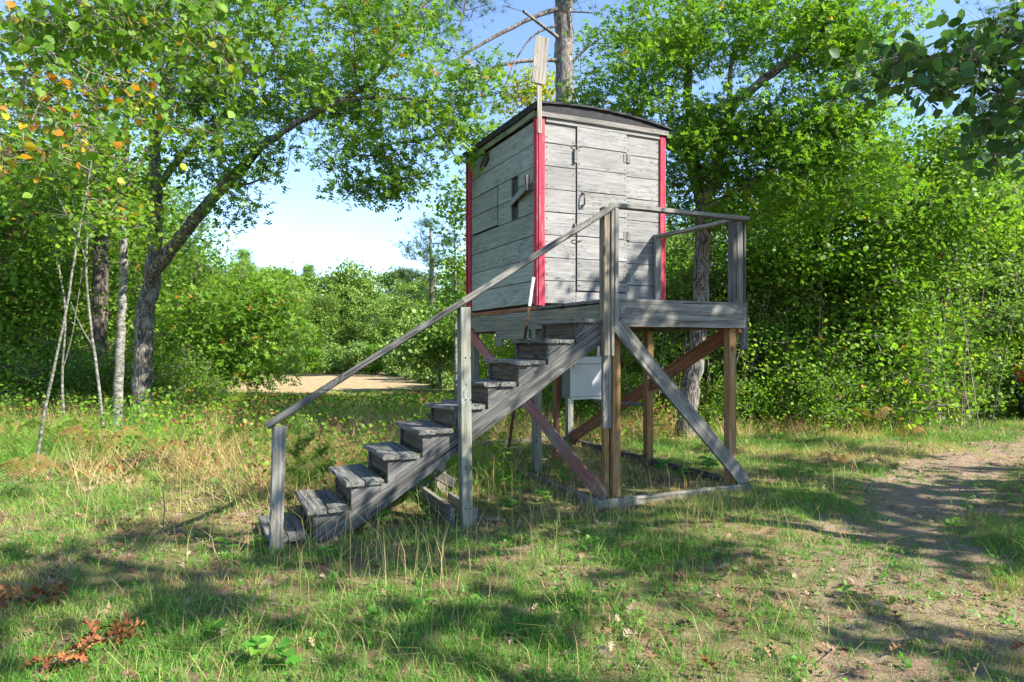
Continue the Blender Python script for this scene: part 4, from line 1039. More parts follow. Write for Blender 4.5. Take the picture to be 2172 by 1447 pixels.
# near aspen out of the picture at the left, yellowing boughs across the upper left
bL = np.array([-4.15, 4.4, gz(-4.15, 4.4)])
near_aspen('aspen_tree', 'near aspen with yellowing and orange leaves hanging in from the upper left corner', bL, [
    ([bL-np.array([0, 0, .2]), bL+np.array([0, 0, 1.8]), bL+np.array([-.1, .1, 3.4]), bL+np.array([.0, .1, 5.0])], [.08, .07, .055, .03]),
    ([bL+np.array([-.08, .1, 2.4]), P(-90, 85, 4.6), P(40, 48, 4.6), P(130, 30, 4.7), P(260, 44, 4.8), P(360, 60, 4.9), P(470, 110, 5.0)], [.024, .018, .012, .010, .008, .005, .003]),
    ([bL+np.array([-.05, .1, 1.7]), P(-60, 330, 4.5), P(40, 310, 4.4), P(120, 320, 4.4), P(190, 360, 4.4)], [.02, .014, .008, .005, .003]),
    ([P(130, 30, 4.7), P(240, -20, 4.8), P(360, -40, 4.9), P(500, -20, 5)], [.010, .008, .006, .003]),
    ([P(40, 48, 4.6), P(120, 130, 4.5), P(230, 170, 4.6), P(330, 190, 4.7)], [.008, .006, .004, .003])],
    [bl(60, 60, 90, 70, 4.5, .3, 26), bl(200, 60, 120, 60, 4.7, .35, 40), bl(370, 50, 110, 60, 4.9, .35, 40), bl(470, 110, 60, 60, 5.0, .3, 16), bl(420, 150, 80, 40, 5.0, .3, 10), bl(120, 180, 110, 60, 4.5, .3, 18), bl(270, 190, 90, 50, 4.7, .3, 12),
     bl(60, 330, 90, 50, 4.3, .25, 16), bl(160, 310, 60, 60, 4.5, .25, 10), bl(390, 280, 60, 18, 5.0, .2, 3), bl(20, 220, 50, 60, 4.4, .3, 6), (bL+np.array([-.3, -.2, 4.6]), (1.3, 1.3, .9), 50)], 300, L_aspen, .062, 42, per=8, crad=.11, tint=(-.52, .22, .40, .3))
# ------------------------------------------------------------------ woods: shared shapes copied out
def proto_tree(name, cat, h, rad, nb, ncl, leaf, lsize, per, crad, lmat, bmat, seed, trunk_r=.1, low=.25, shell=.35, tmat=None, stems=1):
    """a whole tree about the origin, lumpy crown"""
    r = np.random.RandomState(seed)
    limbs = []
    for s_ in range(stems):
        a = r.uniform(0, 6.28); q = (0 if stems == 1 else rad*.5)
        pts = [np.array([0, 0, -.15]), np.array([math.cos(a)*q*.3, math.sin(a)*q*.3, h*.3]), np.array([math.cos(a)*q*.7, math.sin(a)*q*.7, h*.6]), np.array([math.cos(a)*q, math.sin(a)*q, h*.9])]
        limbs.append((pts, [trunk_r, trunk_r*.8, trunk_r*.5, trunk_r*.15]))
    blobs = []
    for i in range(nb):
        f = (i+.5)/nb; z = h*(low+(1-low)*f*.92); k = math.sin(math.pi*(.15+.8*f))**.7; a = i*2.4+r.uniform(-.4, .4); d = rad*.6*k*r.uniform(.5, 1.25)
        b = rad*.55*(.6+.5*k)*r.uniform(.6, 1.3)
        blobs.append((np.array([math.cos(a)*d, math.sin(a)*d, z]), (b, b, b*.75), max(3, ncl//nb)))
    return make_tree(name, 'x', cat, (0, 0, 0), limbs, blobs, leaf, lsize, per, crad, lmat, bmat, seed=seed, step=.4, tip=.006, tmat=tmat or B_dark, shell=shell, twigs=3, up=.8, minz=.05)
LM_R = [(1040, 'beside the cabin wall'), (1110, 'beneath the cabin'), (1180, 'behind the storage box'), (1250, 'behind the double front leg'), (1330, 'behind the rear right leg'), (1400, 'behind the crossing braces'), (1450, 'at the pale oak trunk'), (1500, 'behind the long front brace'), (1560, 'at the right deck leg'), (1600, 'just past the right deck leg'), (1660, 'above the orange fern'), (1700, 'left of the dark oak stem'), (1720, 'in front of the dark oak stem'), (1790, 'right of the dark oak stem'), (1850, 'under the horizontal boughs'), (1910, 'beneath the boughs of the dark oak'), (1960, 'left of the thin grey sapling'), (2010, 'behind the thin grey sapling'), (2060, 'right of the thin grey sapling'), (2130, 'by the parked vehicle'), (2180, 'behind the parked vehicle'), (2240, 'at the right edge past the vehicle')]
LM_L = [(-430, 'far out past the left edge'), (-260, 'well past the left edge'), (-160, 'beyond the left edge, farthest out'), (-120, 'past the left edge'), (-60, 'at the left edge of the wood'), (-20, 'just inside the left edge'), (20, 'left of the leaning sapling'), (60, 'behind the leaning sapling'), (95, 'right of the leaning sapling'), (130, 'behind the spindly twin sapling'), (180, 'behind the curving sapling'), (230, 'behind the pale aspen'), (260, 'between aspen and big oak'), (310, 'behind the big oak trunk'), (345, 'just right of the big oak trunk'), (390, 'left of the hanging dark oak'), (440, 'behind the hanging dark oak'), (480, 'left of the far spruce'), (516, 'below the far spruce'), (560, 'right of the far spruce'), (600, 'left of the sandy clearing'), (640, 'below the tiny spruce top'), (680, 'right of the tiny spruce top'), (720, 'above the handrail, left'), (755, 'at the middle of the far wood'), (790, 'right of the tallest round crown'), (840, 'left of the ragged pine'), (880, 'under the ragged pine'), (920, 'behind the birch clump'), (960, 'right of the birch clump'), (1000, 'behind the middle stair post')]
_seen = {}
def where_label(desc, x, y):
    px = CX+FPX*x/y; LM = LM_L if px < 1010 else LM_R
    ph = min(LM, key=lambda q: abs(q[0]-px))[1]
    for lab in (desc+' '+ph, desc+' '+ph+', set farther back', desc+' '+ph+', farthest back'):
        if lab not in _seen: break
    _seen[lab] = 1; return lab
def place(protos, items, label, group, cat=None):
    used = set()
    for i, (x, y, sc) in enumerate(items):
        k = i % len(protos); src = protos[k]; lab = where_label(label, x, y)
        if k not in used:
            used.add(k); src.location = (x, y, gz(x, y)); src.rotation_euler = (0, 0, random.uniform(0, 6)); src.scale = (sc,)*3
            src['label'] = lab; src['group'] = group
        else: copy_thing(src, (x, y, gz(x, y)), random.uniform(0, 6.28), sc, lab, group)
def at(px, Y, sc): return ((px-CX)/FPX*Y, Y, sc)
# far tree line beyond the clearing: round crowns
far = [proto_tree('oak_tree', 'tree', 7.0, 3.0, 11, 330, LEAF2, .20, 46, .32, L_far, B_dark, 100+i, .16, .06, .62) for i in range(3)]
items = [at(745, 46, .98), at(600, 44, .92), at(825, 50, .98), at(560, 50, .98), at(680, 40, .62), at(790, 41, .66), at(880, 44, .80), at(640, 52, .95), at(470, 40, .8), at(400, 46, .95), at(720, 56, .9), at(960, 46, .9), at(520, 38, .7), at(850, 38, .55), at(1040, 44, 1.0), at(300, 44, 1.0), at(180, 46, 1.1), at(60, 44, 1.1), at(-80, 42, 1.1), at(-260, 40, 1.1), at(-430, 38, 1.1), at(1150, 46, 1.0), at(1280, 40, 1.0), at(1420, 42, 1.1)]
place(far, items, 'round far tree', 'trees of the far tree line')
# pale scrub along the far side of the clearing
scr = [proto_tree('bush', 'bush', 1.3, .8, 4, 60, LEAF2, .12, 40, .14, m_, B_twig, 130+i, .02, .1, .4, B_twig, 3) for i, m_ in enumerate((L_farl, L_shrub, L_farl))]
items = [at(x, y_, s_) for x, y_, s_ in [(620, 34, .9), (665, 35, 1.0), (710, 35, 1.0), (755, 34, 1.1), (800, 34, 1.1), (845, 33, 1.1), (590, 36, .9), (890, 31, 1.2), (930, 29, 1.2), (700, 37, 1.1), (780, 36.5, 1.2), (640, 37, 1.2), (870, 28, 1.), (960, 26, 1.2), (905, 26, 1.), (840, 36.5, 1.3), (985, 23, 1.3), (940, 22, .9)]]
place(scr, items, 'low yellow-green scrub bush', 'scrub bushes beyond the sandy clearing')
# tall shrubs closing the wood behind the blind and to the right
shr = [proto_tree('tall_shrub', 'shrub', 4.0, 1.45, 10, 125, LEAFM, .066, 78, .21, m_, B_twig, 150+i, .03, .12, .25, B_twig, 3) for i, m_ in enumerate((L_shrub, L_oak2, L_farl, L_oak))]  # paler leaf colours on some shrubs paint in a sunlit look
rr = np.random.RandomState(9)
items = []
for px, Y, sc in [(1330, 13.5, .85), (1400, 15, 1.0), (1500, 13.0, .9), (1590, 12.4, .85), (1660, 14.5, 1.1), (1720, 13.2, .9), (1790, 12.3, .8), (1860, 13.5, 1.0), (1930, 12.6, .95), (1990, 14, 1.1), (2060, 13.2, 1.05), (2120, 14.2, 1.15), (2180, 13.8, 1.15), (2250, 14, 1.2),
                  (1250, 15.5, .9), (1450, 17, 1.2), (1560, 17, 1.3), (1680, 17.5, 1.35), (1800, 17, 1.35), (1900, 17, 1.3), (2020, 17.5, 1.4), (2130, 18, 1.5), (1330, 18, 1.0), (2230, 17, 1.4), (1110, 17, .75), (1040, 19, .7), (1180, 18.5, .8), (1690, 12.0, .62), (1620, 12.9, .8), (1750, 12.5, .72), (1450, 12.9, .7)]:
    items.append(at(px, Y, sc))
place(shr, items, 'tall leafy thicket shrub', 'tall shrubs of the thicket at right')
low = [proto_tree('low_shrub', 'shrub', 1.6, 1.0, 7, 70, LEAFM, .058, 50, .20, m_, B_twig, 170+i, .012, .05, .2, B_twig, 4) for i, m_ in enumerate((L_shrub, L_oak2, L_oak, L_shrub))]
items = []
for px, Y, sc in [(1330, 11.6, .6), (1400, 12.2, 1.0), (1470, 11.6, .7), (1540, 11.2, .55), (1600, 11.8, 1.2), (1660, 11.3, .6), (1720, 11.3, 1.0), (1780, 11.6, .7), (1840, 12.0, 1.35), (1900, 12.0, 1.2), (1960, 12.6, .8), (2020, 12.8, 1.2), (2070, 13.6, .85), (2140, 14.6, 1.3), (2210, 14.6, 1.3), (1250, 12.5, .8), (1190, 12.8, .8)]:
    items.append(at(px, Y, sc))
place(low, items, 'low thicket bush', 'low bushes at the thicket foot')
# shaded wood at the left
shd = [proto_tree('understory_tree', 'tree', 5.2, 1.9, 12, 190, LEAFM, .078, 52, .34, m_, B_dark, 190+i, .06, .10, .25, B_dark, 1) for i, m_ in enumerate((L_oak, L_dark, L_shrub))]
items = []
for px, Y, sc in [(-60, 13, .95), (40, 14.5, 1.1), (130, 16, 1.15), (230, 17, 1.1), (330, 17.5, 1.0), (60, 18, 1.3), (180, 20, 1.4), (300, 21, 1.2), (400, 20, .85), (-120, 17, 1.3), (450, 24, .9), (-20, 22, 1.5), (120, 24, 1.6), (360, 26, 1.25), (250, 26, 1.5), (-160, 12.5, 1.2)]:
    items.append(at(px, Y, sc))
place(shd, items, 'dark leafy tree', 'trees of the shaded wood at left')
items = []
for px, Y, sc in [(20, 11.8, .9), (95, 12.6, .9), (165, 12.2, .8), (250, 12.8, .9), (340, 12.6, .9), (390, 13.0, .8), (60, 14, 1.3), (200, 14.6, 1.3), (320, 14.8, 1.2), (-40, 12.5, 1.1), (430, 12.6, .6)]:
    items.append(at(px, Y, sc))
lo2 = [proto_tree('low_shrub', 'shrub', 1.5, .95, 7, 80, LEAFM, .06, 36, .27, m_, B_twig, 210+i, .012, .05, .2, B_twig, 4) for i, m_ in enumerate((L_oak, L_shrub, L_dark))]
place(lo2, items, 'low woodland bush', 'low bushes in the wood at left')
# canopy trees right of the picture: they shade the lawn and the cabin
can = [proto_tree('shade_tree', 'tree', 8.5, 2.8, 9, 58, LEAFM, .16, 46, .19, L_oak, B_oak, 230+i, .16, .45, .2, B_dark, 1) for i in range(2)]
for i, (x, y, sc, lab) in enumerate([(7.8, 4.9, 1.22, 'tall oak standing nearest the right edge of the picture, shading the lawn'), (9.8, 3.5, 1.45, 'tall oak on the far side of the trail, taller than the one beside it'), (7.4, -.5, 1.0, 'tall oak behind and right of the viewpoint'), (5.2, -2.6, .9, 'oak farthest behind the viewpoint')]):
    if i < 2: src = can[i]; src.location = (x, y, gz(x, y)); src['label'] = lab; src['group'] = 'shade oaks beyond the right edge'
    else: copy_thing(can[i % 2], (x, y, gz(x, y)), i*1.7, sc, lab, 'shade oaks beyond the right edge')
# ------------------------------------------------------------------ ground cover
rc = np.random.RandomState(21)
def in_struct(x, y, m=.0):
    """inside the skid frame, in (s,t)"""
    dx = x-F0[0]; dy = y-F0[1]
    s = dx*U[0]+dy*U[1]; t = dx*V_[0]+dy*V_[1]
    return (s > -.2-m) & (s < 1.55+m) & (t > -.1-m) & (t < 3.6+m), s, t
def stairs_zone(x, y):
    _, s, t = in_struct(x, y); return (s < 0) & (s > -3.0) & (t > -.05) & (t < .75)
def sample(n, y0, y1, k=.86, m=.4):
    y = rc.uniform(y0, y1, n); x = rc.uniform(-1, 1, n)*(k*y+m); return x, y
def blades(n, x, y, h, w, lean, rnd, segs=2, name='grass', mat=None, az=None, droop=.5):
    a = rc.uniform(0, 2*math.pi, n) if az is None else az
    fa = rc.uniform(0, 2*math.pi, n)
    d = np.stack([np.cos(a), np.sin(a), np.zeros(n)], -1); sd = np.stack([np.cos(fa), np.sin(fa), np.zeros(n)], -1)
    z = ground_z(x, y)-.006
    b = np.stack([x, y, z], -1)
    up = np.array([0, 0, 1.])
    l = np.asarray(lean)[:, None]; H = np.asarray(h)[:, None]; Wd = np.asarray(w)[:, None]*.5
    p1 = b+up*H*.5*np.sqrt(np.maximum(0, 1-(l*.5)**2))+d*H*.5*l*.6
    p2 = p1+up*H*.5*np.maximum(.0, 1-l*(.6+droop))+d*H*.5*(.4+l)
    p2[:, 2] = np.maximum(p2[:, 2], z+.008)
    if segs == 2:
        V = np.stack([b-sd*Wd, b+sd*Wd, p1+sd*Wd*.75, p1-sd*Wd*.75, p2], 1).reshape(-1, 3)
        f = np.array([(0, 1, 2), (0, 2, 3), (3, 2, 4)]); m = 5
    else:
        V = np.stack([b-sd*Wd, b+sd*Wd, p2], 1).reshape(-1, 3); f = np.array([(0, 1, 2)]); m = 3
    F = (f[None]+(np.arange(n)*m)[:, None, None]).reshape(-1, 3)
    return V, F, np.repeat(rnd, m)
def grass_density(x, y):
    t = trail_mask(x, y); f = field_mask(x, y)
    n = fbm(x*.9, y*.9, 60); n2 = fbm(x*3.1, y*3.1, 64)
    bare = sstep(.46, .60, fbm(x*1.1+5, y*1.1, 70)*.75+.25*n2)
    ins, s, tt = in_struct(x, y, .0)
    tp_ = sstep(.40, .60, fbm(x*1.6+2, y*2.2, 66)); d = (1-(.93-.55*tp_)*t)*(1-.72*bare)*(.35+.9*n2)
    d = d*np.where(ins, .28, 1)*np.where(stairs_zone(x, y), .25, 1)*(1-.97*f)
    # worn leaf litter around the foot of the stairs
    q = np.exp(-(((x+2.1)/1.0)**2+((y-5.6)/.9)**2)); q = np.clip(q*1.1+.7*np.exp(-((x+1.9)/1.3)**2-((y-4.3)/.45)**2)+.6*np.exp(-((x+3.0)/.8)**2-((y-5.2)/.5)**2), 0, 1); d = d*(1-.75*q)
    return np.clip(d, 0, 1)
# tufts of short lawn grass
nt_ = 88000
x, y = sample(nt_, 2.35, 15.5); keep = rc.rand(nt_) < grass_density(x, y); x = x[keep]; y = y[keep]
per = 9; nb = len(x)*per
sz = .55+.9*fbm(x*1.7, y*1.7, 80)
cx = np.repeat(x, per)+rc.normal(size=nb)*.022*np.repeat(.8+y*.09, per); cy = np.repeat(y, per)+rc.normal(size=nb)*.022*np.repeat(.8+y*.09, per)
green = fbm(x*.8+3, y*.8, 90); gr = 1-sstep(.40, .60, green+.10*(rc.rand(len(x))-.5))      # 0 dry .. 1 green
# greener strip in front of the blind, drier by the steps and to the left
gr = np.clip(gr+.45*np.exp(-((x-2.2)/1.6)**2-((y-5.2)/1.0)**2)+.15-.25*np.exp(-((x+.6)/1.2)**2-((y-4.9)/.7)**2), 0, 1)
rn = np.clip(.80-.62*np.repeat(gr, per)+rc.normal(size=nb)*.16, 0, .999)
h = .075*np.repeat(sz, per)*rc.uniform(.5, 1.5, nb)*(1+.5*np.repeat(sstep(7, 12, y), per))*(1-.55*np.repeat(trail_mask(x, y), per))
ww = (.0022+.0005*cy)*rc.uniform(.7, 1.4, nb); ll = rc.uniform(.1, 1.0, nb); nr = cy < 5.2
V, F, r1 = blades(int(nr.sum()), cx[nr], cy[nr], h[nr], ww[nr], ll[nr], rn[nr])
Vb, Fb, rb1 = blades(int((~nr).sum()), cx[~nr], cy[~nr], h[~nr], ww[~nr]*1.1, ll[~nr], rn[~nr], segs=1)
F = np.concatenate([F, Fb+len(V)]); V = np.concatenate([V, Vb]); r1 = np.concatenate([r1, rb1])
add('grass', np_mesh('grass', V, F, {'rnd': r1}, L_grass), kind='stuff', label='short patchy green and straw grass of the clearing', category='grass')
# long lying straw and seed stalks
n = 16000
x, y = sample(n, 2.35, 12); keep = rc.rand(n) < np.clip(grass_density(x, y)*.8+.25*fbm(x, y, 95), 0, 1)*(1-.8*trail_mask(x, y)); x = x[keep]; y = y[keep]; n = len(x)
V, F, r1 = blades(n, x, y, rc.uniform(.10, .34, n), (.0016+.00035*y)*rc.uniform(.7, 1.3, n), rc.uniform(.75, 1.25, n), rc.uniform(.55, .99, n), droop=.25)
V2, F2, r2 = [], [], []
xs = []; ys = []
for px, py, w, k in [(800, 1180, .35, 120), (600, 1140, .3, 60), (1000, 1060, .3, 60), (1150, 1010, .5, 60), (1190, 1100, .3, 40), (1340, 1090, .4, 60), (740, 1080, .3, 70), (350, 1060, .5, 60), (1600, 1000, .5, 60), (970, 1330, .3, 10), (1145, 1190, .2, 14), (1560, 1120, .4, 30), (200, 1090, .5, 40), (1450, 1060, .4, 30)]:
    Y = 1.42*1448/(py-733)
    xs.append((px-CX)/FPX*Y+rc.normal(size=k)*w); ys.append(Y+rc.normal(size=k)*w*.8)
xs = np.concatenate(xs); ys = np.concatenate(ys); n = len(xs)
V2, F2, r2 = blades(n, xs, ys, rc.uniform(.22, .55, n), np.full(n, .0042), rc.uniform(.05, .45, n), rc.uniform(.6, .97, n))
Vj = np.concatenate([V, V2]); Fj = np.concatenate([F, F2+len(V)]); rj = np.concatenate([r1, r2])
add('dry_grass', np_mesh('dry_grass', Vj, Fj, {'rnd': rj}, L_grass), kind='stuff', label='long dry straw stalks lying and standing in the grass', category='dry grass')
# fallen leaves and twigs
n = 21000
x, y = sample(n, 2.35, 13)
ins, s_, t_ = in_struct(x, y)
lit = .12+.75*sstep(.48, .62, fbm(x*1.2+9, y*1.2, 100))+.6*ins+.9*np.exp(-(((x+2.1)/1.1)**2+((y-5.6)/1.0)**2))+.5*np.exp(-((x+.2)/1.6)**2-((y-5.6)/.35)**2)+.35*sstep(8, 9.5, y)
keep = rc.rand(n) < lit*(1-.45*trail_mask(x, y))*.75; x = x[keep]; y = y[keep]; n = len(x)
R = rots(n, 1.1, .55, rc); pos = np.stack([x, y, ground_z(x, y)+rc.uniform(.002, .03, n)], -1)
V, F, r1 = scatter(LEAFO, pos, R, rc.uniform(.03, .075, n), rc.rand(n)*.999)
# curl the leaves
add('fallen_leaves', np_mesh('fallen_leaves', V, F, {'rnd': r1}, L_dead), kind='stuff', label='brown and grey fallen leaves littering the ground', category='leaf litter')
n = 2600
x, y = sample(n, 2.5, 11); keep = rc.rand(n) < .25+.7*np.exp(-(((x+2.0)/1.2)**2+((y-5.7)/1.1)**2))+.4*in_struct(x, y)[0]; x = x[keep]; y = y[keep]; n = len(x)
a = rc.uniform(0, 6.28, n); L_ = rc.uniform(.05, .22, n); z = ground_z(x, y)+.008
A = np.stack([x, y, z], -1); Bq = A+np.stack([np.cos(a)*L_, np.sin(a)*L_, rc.uniform(0, .03, n)], -1)
V, F = strands(A, Bq, .0032, .0018)
add('twigs', np_mesh('twigs', V, F, None, B_twig), kind='stuff', label='small broken twigs scattered on the ground', category='twigs')
# small broad-leaved weeds mixed into the lawn
n = 5200
x, y = sample(n, 2.4, 13); keep = rc.rand(n) < (.25+.9*sstep(.5, .62, fbm(x*1.5, y*1.5, 110)))*(1-.6*trail_mask(x, y)); x = x[keep]; y = y[keep]; n = len(x)
k = 5; pos = np.stack([np.repeat(x, k)+rc.normal(size=n*k)*.02, np.repeat(y, k)+rc.normal(size=n*k)*.02, ground_z(np.repeat(x, k), np.repeat(y, k))+rc.uniform(.015, .06, n*k)], -1)
V, F, r1 = scatter(LEAF2, pos, rots(n*k, 1.0, .5, rc), rc.uniform(.018, .042, n*k), rc.rand(n*k)*.85)
add('weeds', np_mesh('weeds', V, F, {'rnd': r1}, L_seed), kind='stuff', label='tiny broad leaved weeds mixed into the lawn', category='weeds')

# tall undergrowth: grass and leafy herbs behind the stairs, under the trees, along the thicket
def under(x, y):
    l = np.maximum(sstep(7.2, 8.4, y+.18*x), .45*sstep(6.2, 7.4, y+.1*x)*(fbm(x*1.5, y*1.5, 150) > .48))*(x < 1.2); l = np.maximum(l, sstep(6.0, 6.8, y-.30*(x+1.2))*(x < -.1)*(x > -2.6)*~stairs_zone(x, y)); l = l*~in_struct(x, y, .15)[0]                 # left and centre
    r = sstep(-.3, .9, y-np.interp(x, [1, 3, 5, 8, 12], [9.6, 9.9, 10.3, 12.0, 15.0]))*(x >= 1.2)
    return np.clip(l+r, 0, 1)*(1-field_mask(x, y))*(1-trail_mask(x, y))
n = 85000
y = rc.uniform(6.0, 22, n)**1.0; x = rc.uniform(-1, 1, n)*(.86*y+.5); keep = (rc.rand(n) < under(x, y)*.55*(.3+fbm(x*1.3, y*1.3, 120))); x = x[keep]; y = y[keep]; n = len(x)
k = 5; xx = np.repeat(x, k)+rc.normal(size=n*k)*.07; yy = np.repeat(y, k)+rc.normal(size=n*k)*.07
def herb_h(x, y, a, b):
    lim = np.clip(1.36-.074*y, .05, .72)
    h = (a+b*fbm(x*.7, y*.7, 125)*sstep(5.8, 7.6, y))
    w = (x/y < .02)*(x/y > -.46)
    return np.where(w, np.minimum(h*1.45, lim), h*np.where(x < -2, 1.25, 1))
hh = np.repeat(herb_h(x, y, .24, .52), k)*rc.uniform(.5, 1.25, n*k)
tone = np.repeat(.30+.58*sstep(.38, .58, fbm(x*.9, y*.9, 130)), k)
V, F, r1 = blades(n*k, xx, yy, hh, rc.uniform(.005, .010, n*k), rc.uniform(.1, .9, n*k), np.clip(tone+rc.normal(size=n*k)*.13, 0, .99), segs=1)
add('tall_grass', np_mesh('tall_grass', V, F, {'rnd': r1}, L_grass), kind='stuff', label='tall mixed grass behind the stairs and under the trees', category='tall grass')
n = 17000
y = rc.uniform(6.1, 20, n); x = rc.uniform(-1, 1, n)*(.86*y+.5); keep = (rc.rand(n) < under(x, y)*.6*(.2+1.1*fbm(x*1.1+4, y*1.1, 135))); x = x[keep]; y = y[keep]; n = len(x)
k = 9; hgt = np.repeat(herb_h(x, y, .18, .56)*.95, k)
pos = np.stack([np.repeat(x, k)+rc.normal(size=n*k)*.10, np.repeat(y, k)+rc.normal(size=n*k)*.10, np.repeat(ground_z(x, y), k)+hgt*rc.uniform(.15, 1.15, n*k)], -1)
tone = np.repeat(rc.rand(n)*.75, k)+rc.rand(n*k)*.2
rusty = np.repeat(rc.rand(n) < .14+.28*sstep(.5, .62, fbm(x*.8, y*.8, 145)), k)
RR = rots(n*k, .9, .8, rc, .3)
V, F, r1 = scatter(LEAFM, pos[~rusty], RR[~rusty], rc.uniform(.028, .068, (~rusty).sum()), np.clip(tone[~rusty], 0, .99))
add('undergrowth', np_mesh('undergrowth', V, F, {'rnd': r1}, L_shrub), kind='stuff', label='green leafy undergrowth beneath the trees', category='undergrowth')
V, F, r1 = scatter(LEAF2, pos[rusty], RR[rusty], rc.uniform(.03, .07, rusty.sum()), rc.rand(rusty.sum())*.99)
add('rusty_undergrowth', np_mesh('rusty_undergrowth', V, F, {'rnd': r1}, L_brn), kind='stuff', label='russet and orange low leaves in the undergrowth', category='undergrowth')
# bare thin stems in the thicket
n = 620
px = rc.uniform(1250, 2110, n); Y = rc.uniform(11.2, 14.5, n); x = (px-CX)/FPX*Y; z = ground_z(x, Y)
A = np.stack([x, Y, z], -1); H = rc.uniform(.8, 2.6, n); Bq = A+np.stack([rc.normal(size=n)*.16*H, rc.normal(size=n)*.1, H], -1)
V, F = strands(A, Bq, .009, .003)
add('thicket_stems', np_mesh('thicket_stems', V, F, None, B_twig), kind='stuff', label='thin bare stems standing close in the thicket', category='stems')

# ------------------------------------------------------------------ single plants
def on_ground(px, py):
    Y = 1.42*1448/(py-733.)
    for _ in range(4):
        X = (px-CX)/FPX*Y; g = gz(X, Y); Y = (CAMZ-g)*FPX/(py-733.)
    return np.array([(px-CX)/FPX*Y, Y, gz((px-CX)/FPX*Y, Y)])
leaf_me = {}
def leaf_var(mat, key, tmpl=LEAFR):
    if (key, mat.name) not in leaf_me:
        leaf_me[(key, mat.name)] = [np_mesh('leaf', tmpl[0]*np.array([.8, 1, q]), tmpl[1], {'rnd': np.full(len(tmpl[0]), v)}, mat) for q, v in ((.8, .1), (1.4, .35), (1.0, .6), (1.9, .9))]
    return leaf_me[(key, mat.name)]
def seedling(px, py, h, ls, nl, label, mat=None, seed=0, name='seedling', cat='seedling', group='green seedlings in the grass', tmpl=LEAFR, key='r'):
    r = np.random.RandomState(seed+900); mat = mat or L_seed
    b = on_ground(px, py); root = thing(name, b, label, cat, group); M = wm(root)
    tip = np.array([r.uniform(-.15, .15)*h, r.uniform(-.15, .15)*h, h])
    v, f = tube(np.array([[0, 0, -.02], tip*.5+np.array([.01, 0, 0]), tip]), [.004, .0035, .002], 5)
    add('stem', np_mesh('stem', v, f, None, B_twig, True), M, root)
    lv = leaf_var(mat, key, tmpl)
    for i in range(nl):
        a = i*2.4+r.uniform(-.3, .3); f = .35+.65*((i+1)/nl); p = tip*f; d = np.array([math.cos(a), math.sin(a), r.uniform(-.1, .45)]); d /= np.linalg.norm(d)
        z = np.array([0, 0, 1.])+r.normal(size=3)*.25; z -= d*z.dot(d); z /= np.linalg.norm(z); x = np.cross(d, z); s = ls*r.uniform(.75, 1.2)
        Mm = Matrix([[x[0], d[0], z[0], p[0]], [x[1], d[1], z[1], p[1]], [x[2], d[2], z[2], p[2]], [0, 0, 0, 1]]) @ Matrix.Scale(s, 4)
        o = bpy.data.objects.new('leaf', lv[r.randint(4)]); COL.objects.link(o); o.parent = root; o.matrix_basis = Mm
    return root
sd = [(605, 1420, .10, .085, 8, 'bright green seedling beside another at the bottom, the right one of the pair'),
      (545, 1410, .12, .075, 7, 'upright seedling at the bottom, just left of its wider twin'),
      (460, 1352, .07, .065, 6, 'low pale seedling in the grass left of the bottom pair'),
      (785, 1335, .08, .06, 7, 'light green seedling in sunlit grass right of the bottom pair'),
      (548, 1172, .09, .08, 6, 'broad-leaved seedling just left of the bottom stair post'),
      (480, 1172, .08, .075, 5, 'seedling furthest left of the group at the bottom stair post'),
      (508, 1160, .08, .06, 5, 'small seedling between two others by the bottom stair post'),
      (700, 1200, .14, .065, 6, 'leggy seedling in front of the lower stair stringer'),
      (815, 1115, .10, .09, 7, 'bright seedling in the shade under the stringer'),
      (905, 1108, .06, .06, 4, 'tiny seedling between the shaded one and the middle stair post'),
      (1088, 1095, .12, .10, 8, 'bright green seedling in front of the left skid board'),
      (1092, 1050, .16, .10, 8, 'taller seedling leaning on the left skid board'),
      (1150, 1065, .10, .09, 7, 'seedling close behind the left skid board, nearest the red brace'),
      (1193, 1030, .14, .09, 7, 'seedling rising inside the frame beside the red brace'),
      (1405, 1010, .16, .11, 10, 'wide green seedling inside the frame behind the long front brace'),
      (1445, 1025, .14, .10, 9, 'leafy seedling inside the frame under the grey front brace'),
      (1500, 1015, .20, .11, 10, 'tallest seedling inside the frame, next to the right skid'),
      (1375, 985, .16, .10, 8, 'seedling beside the rear right leg'),
      (2018, 1130, .10, .07, 6, 'small seedling at the right in the trail verge'),
      (2050, 1105, .22, .06, 8, 'spindly weed standing in the trail verge at right'),
      (1795, 1270, .05, .06, 4, 'low pale seedling in the lit grass left of the trail'),
      (1180, 1280, .09, .08, 4, 'two-leaved seedling in the middle of the lawn'),
      (880, 1300, .05, .06, 5, 'flat seedling in the lawn below the middle stair post')]
for i, a in enumerate(sd): seedling(*a, seed=i)
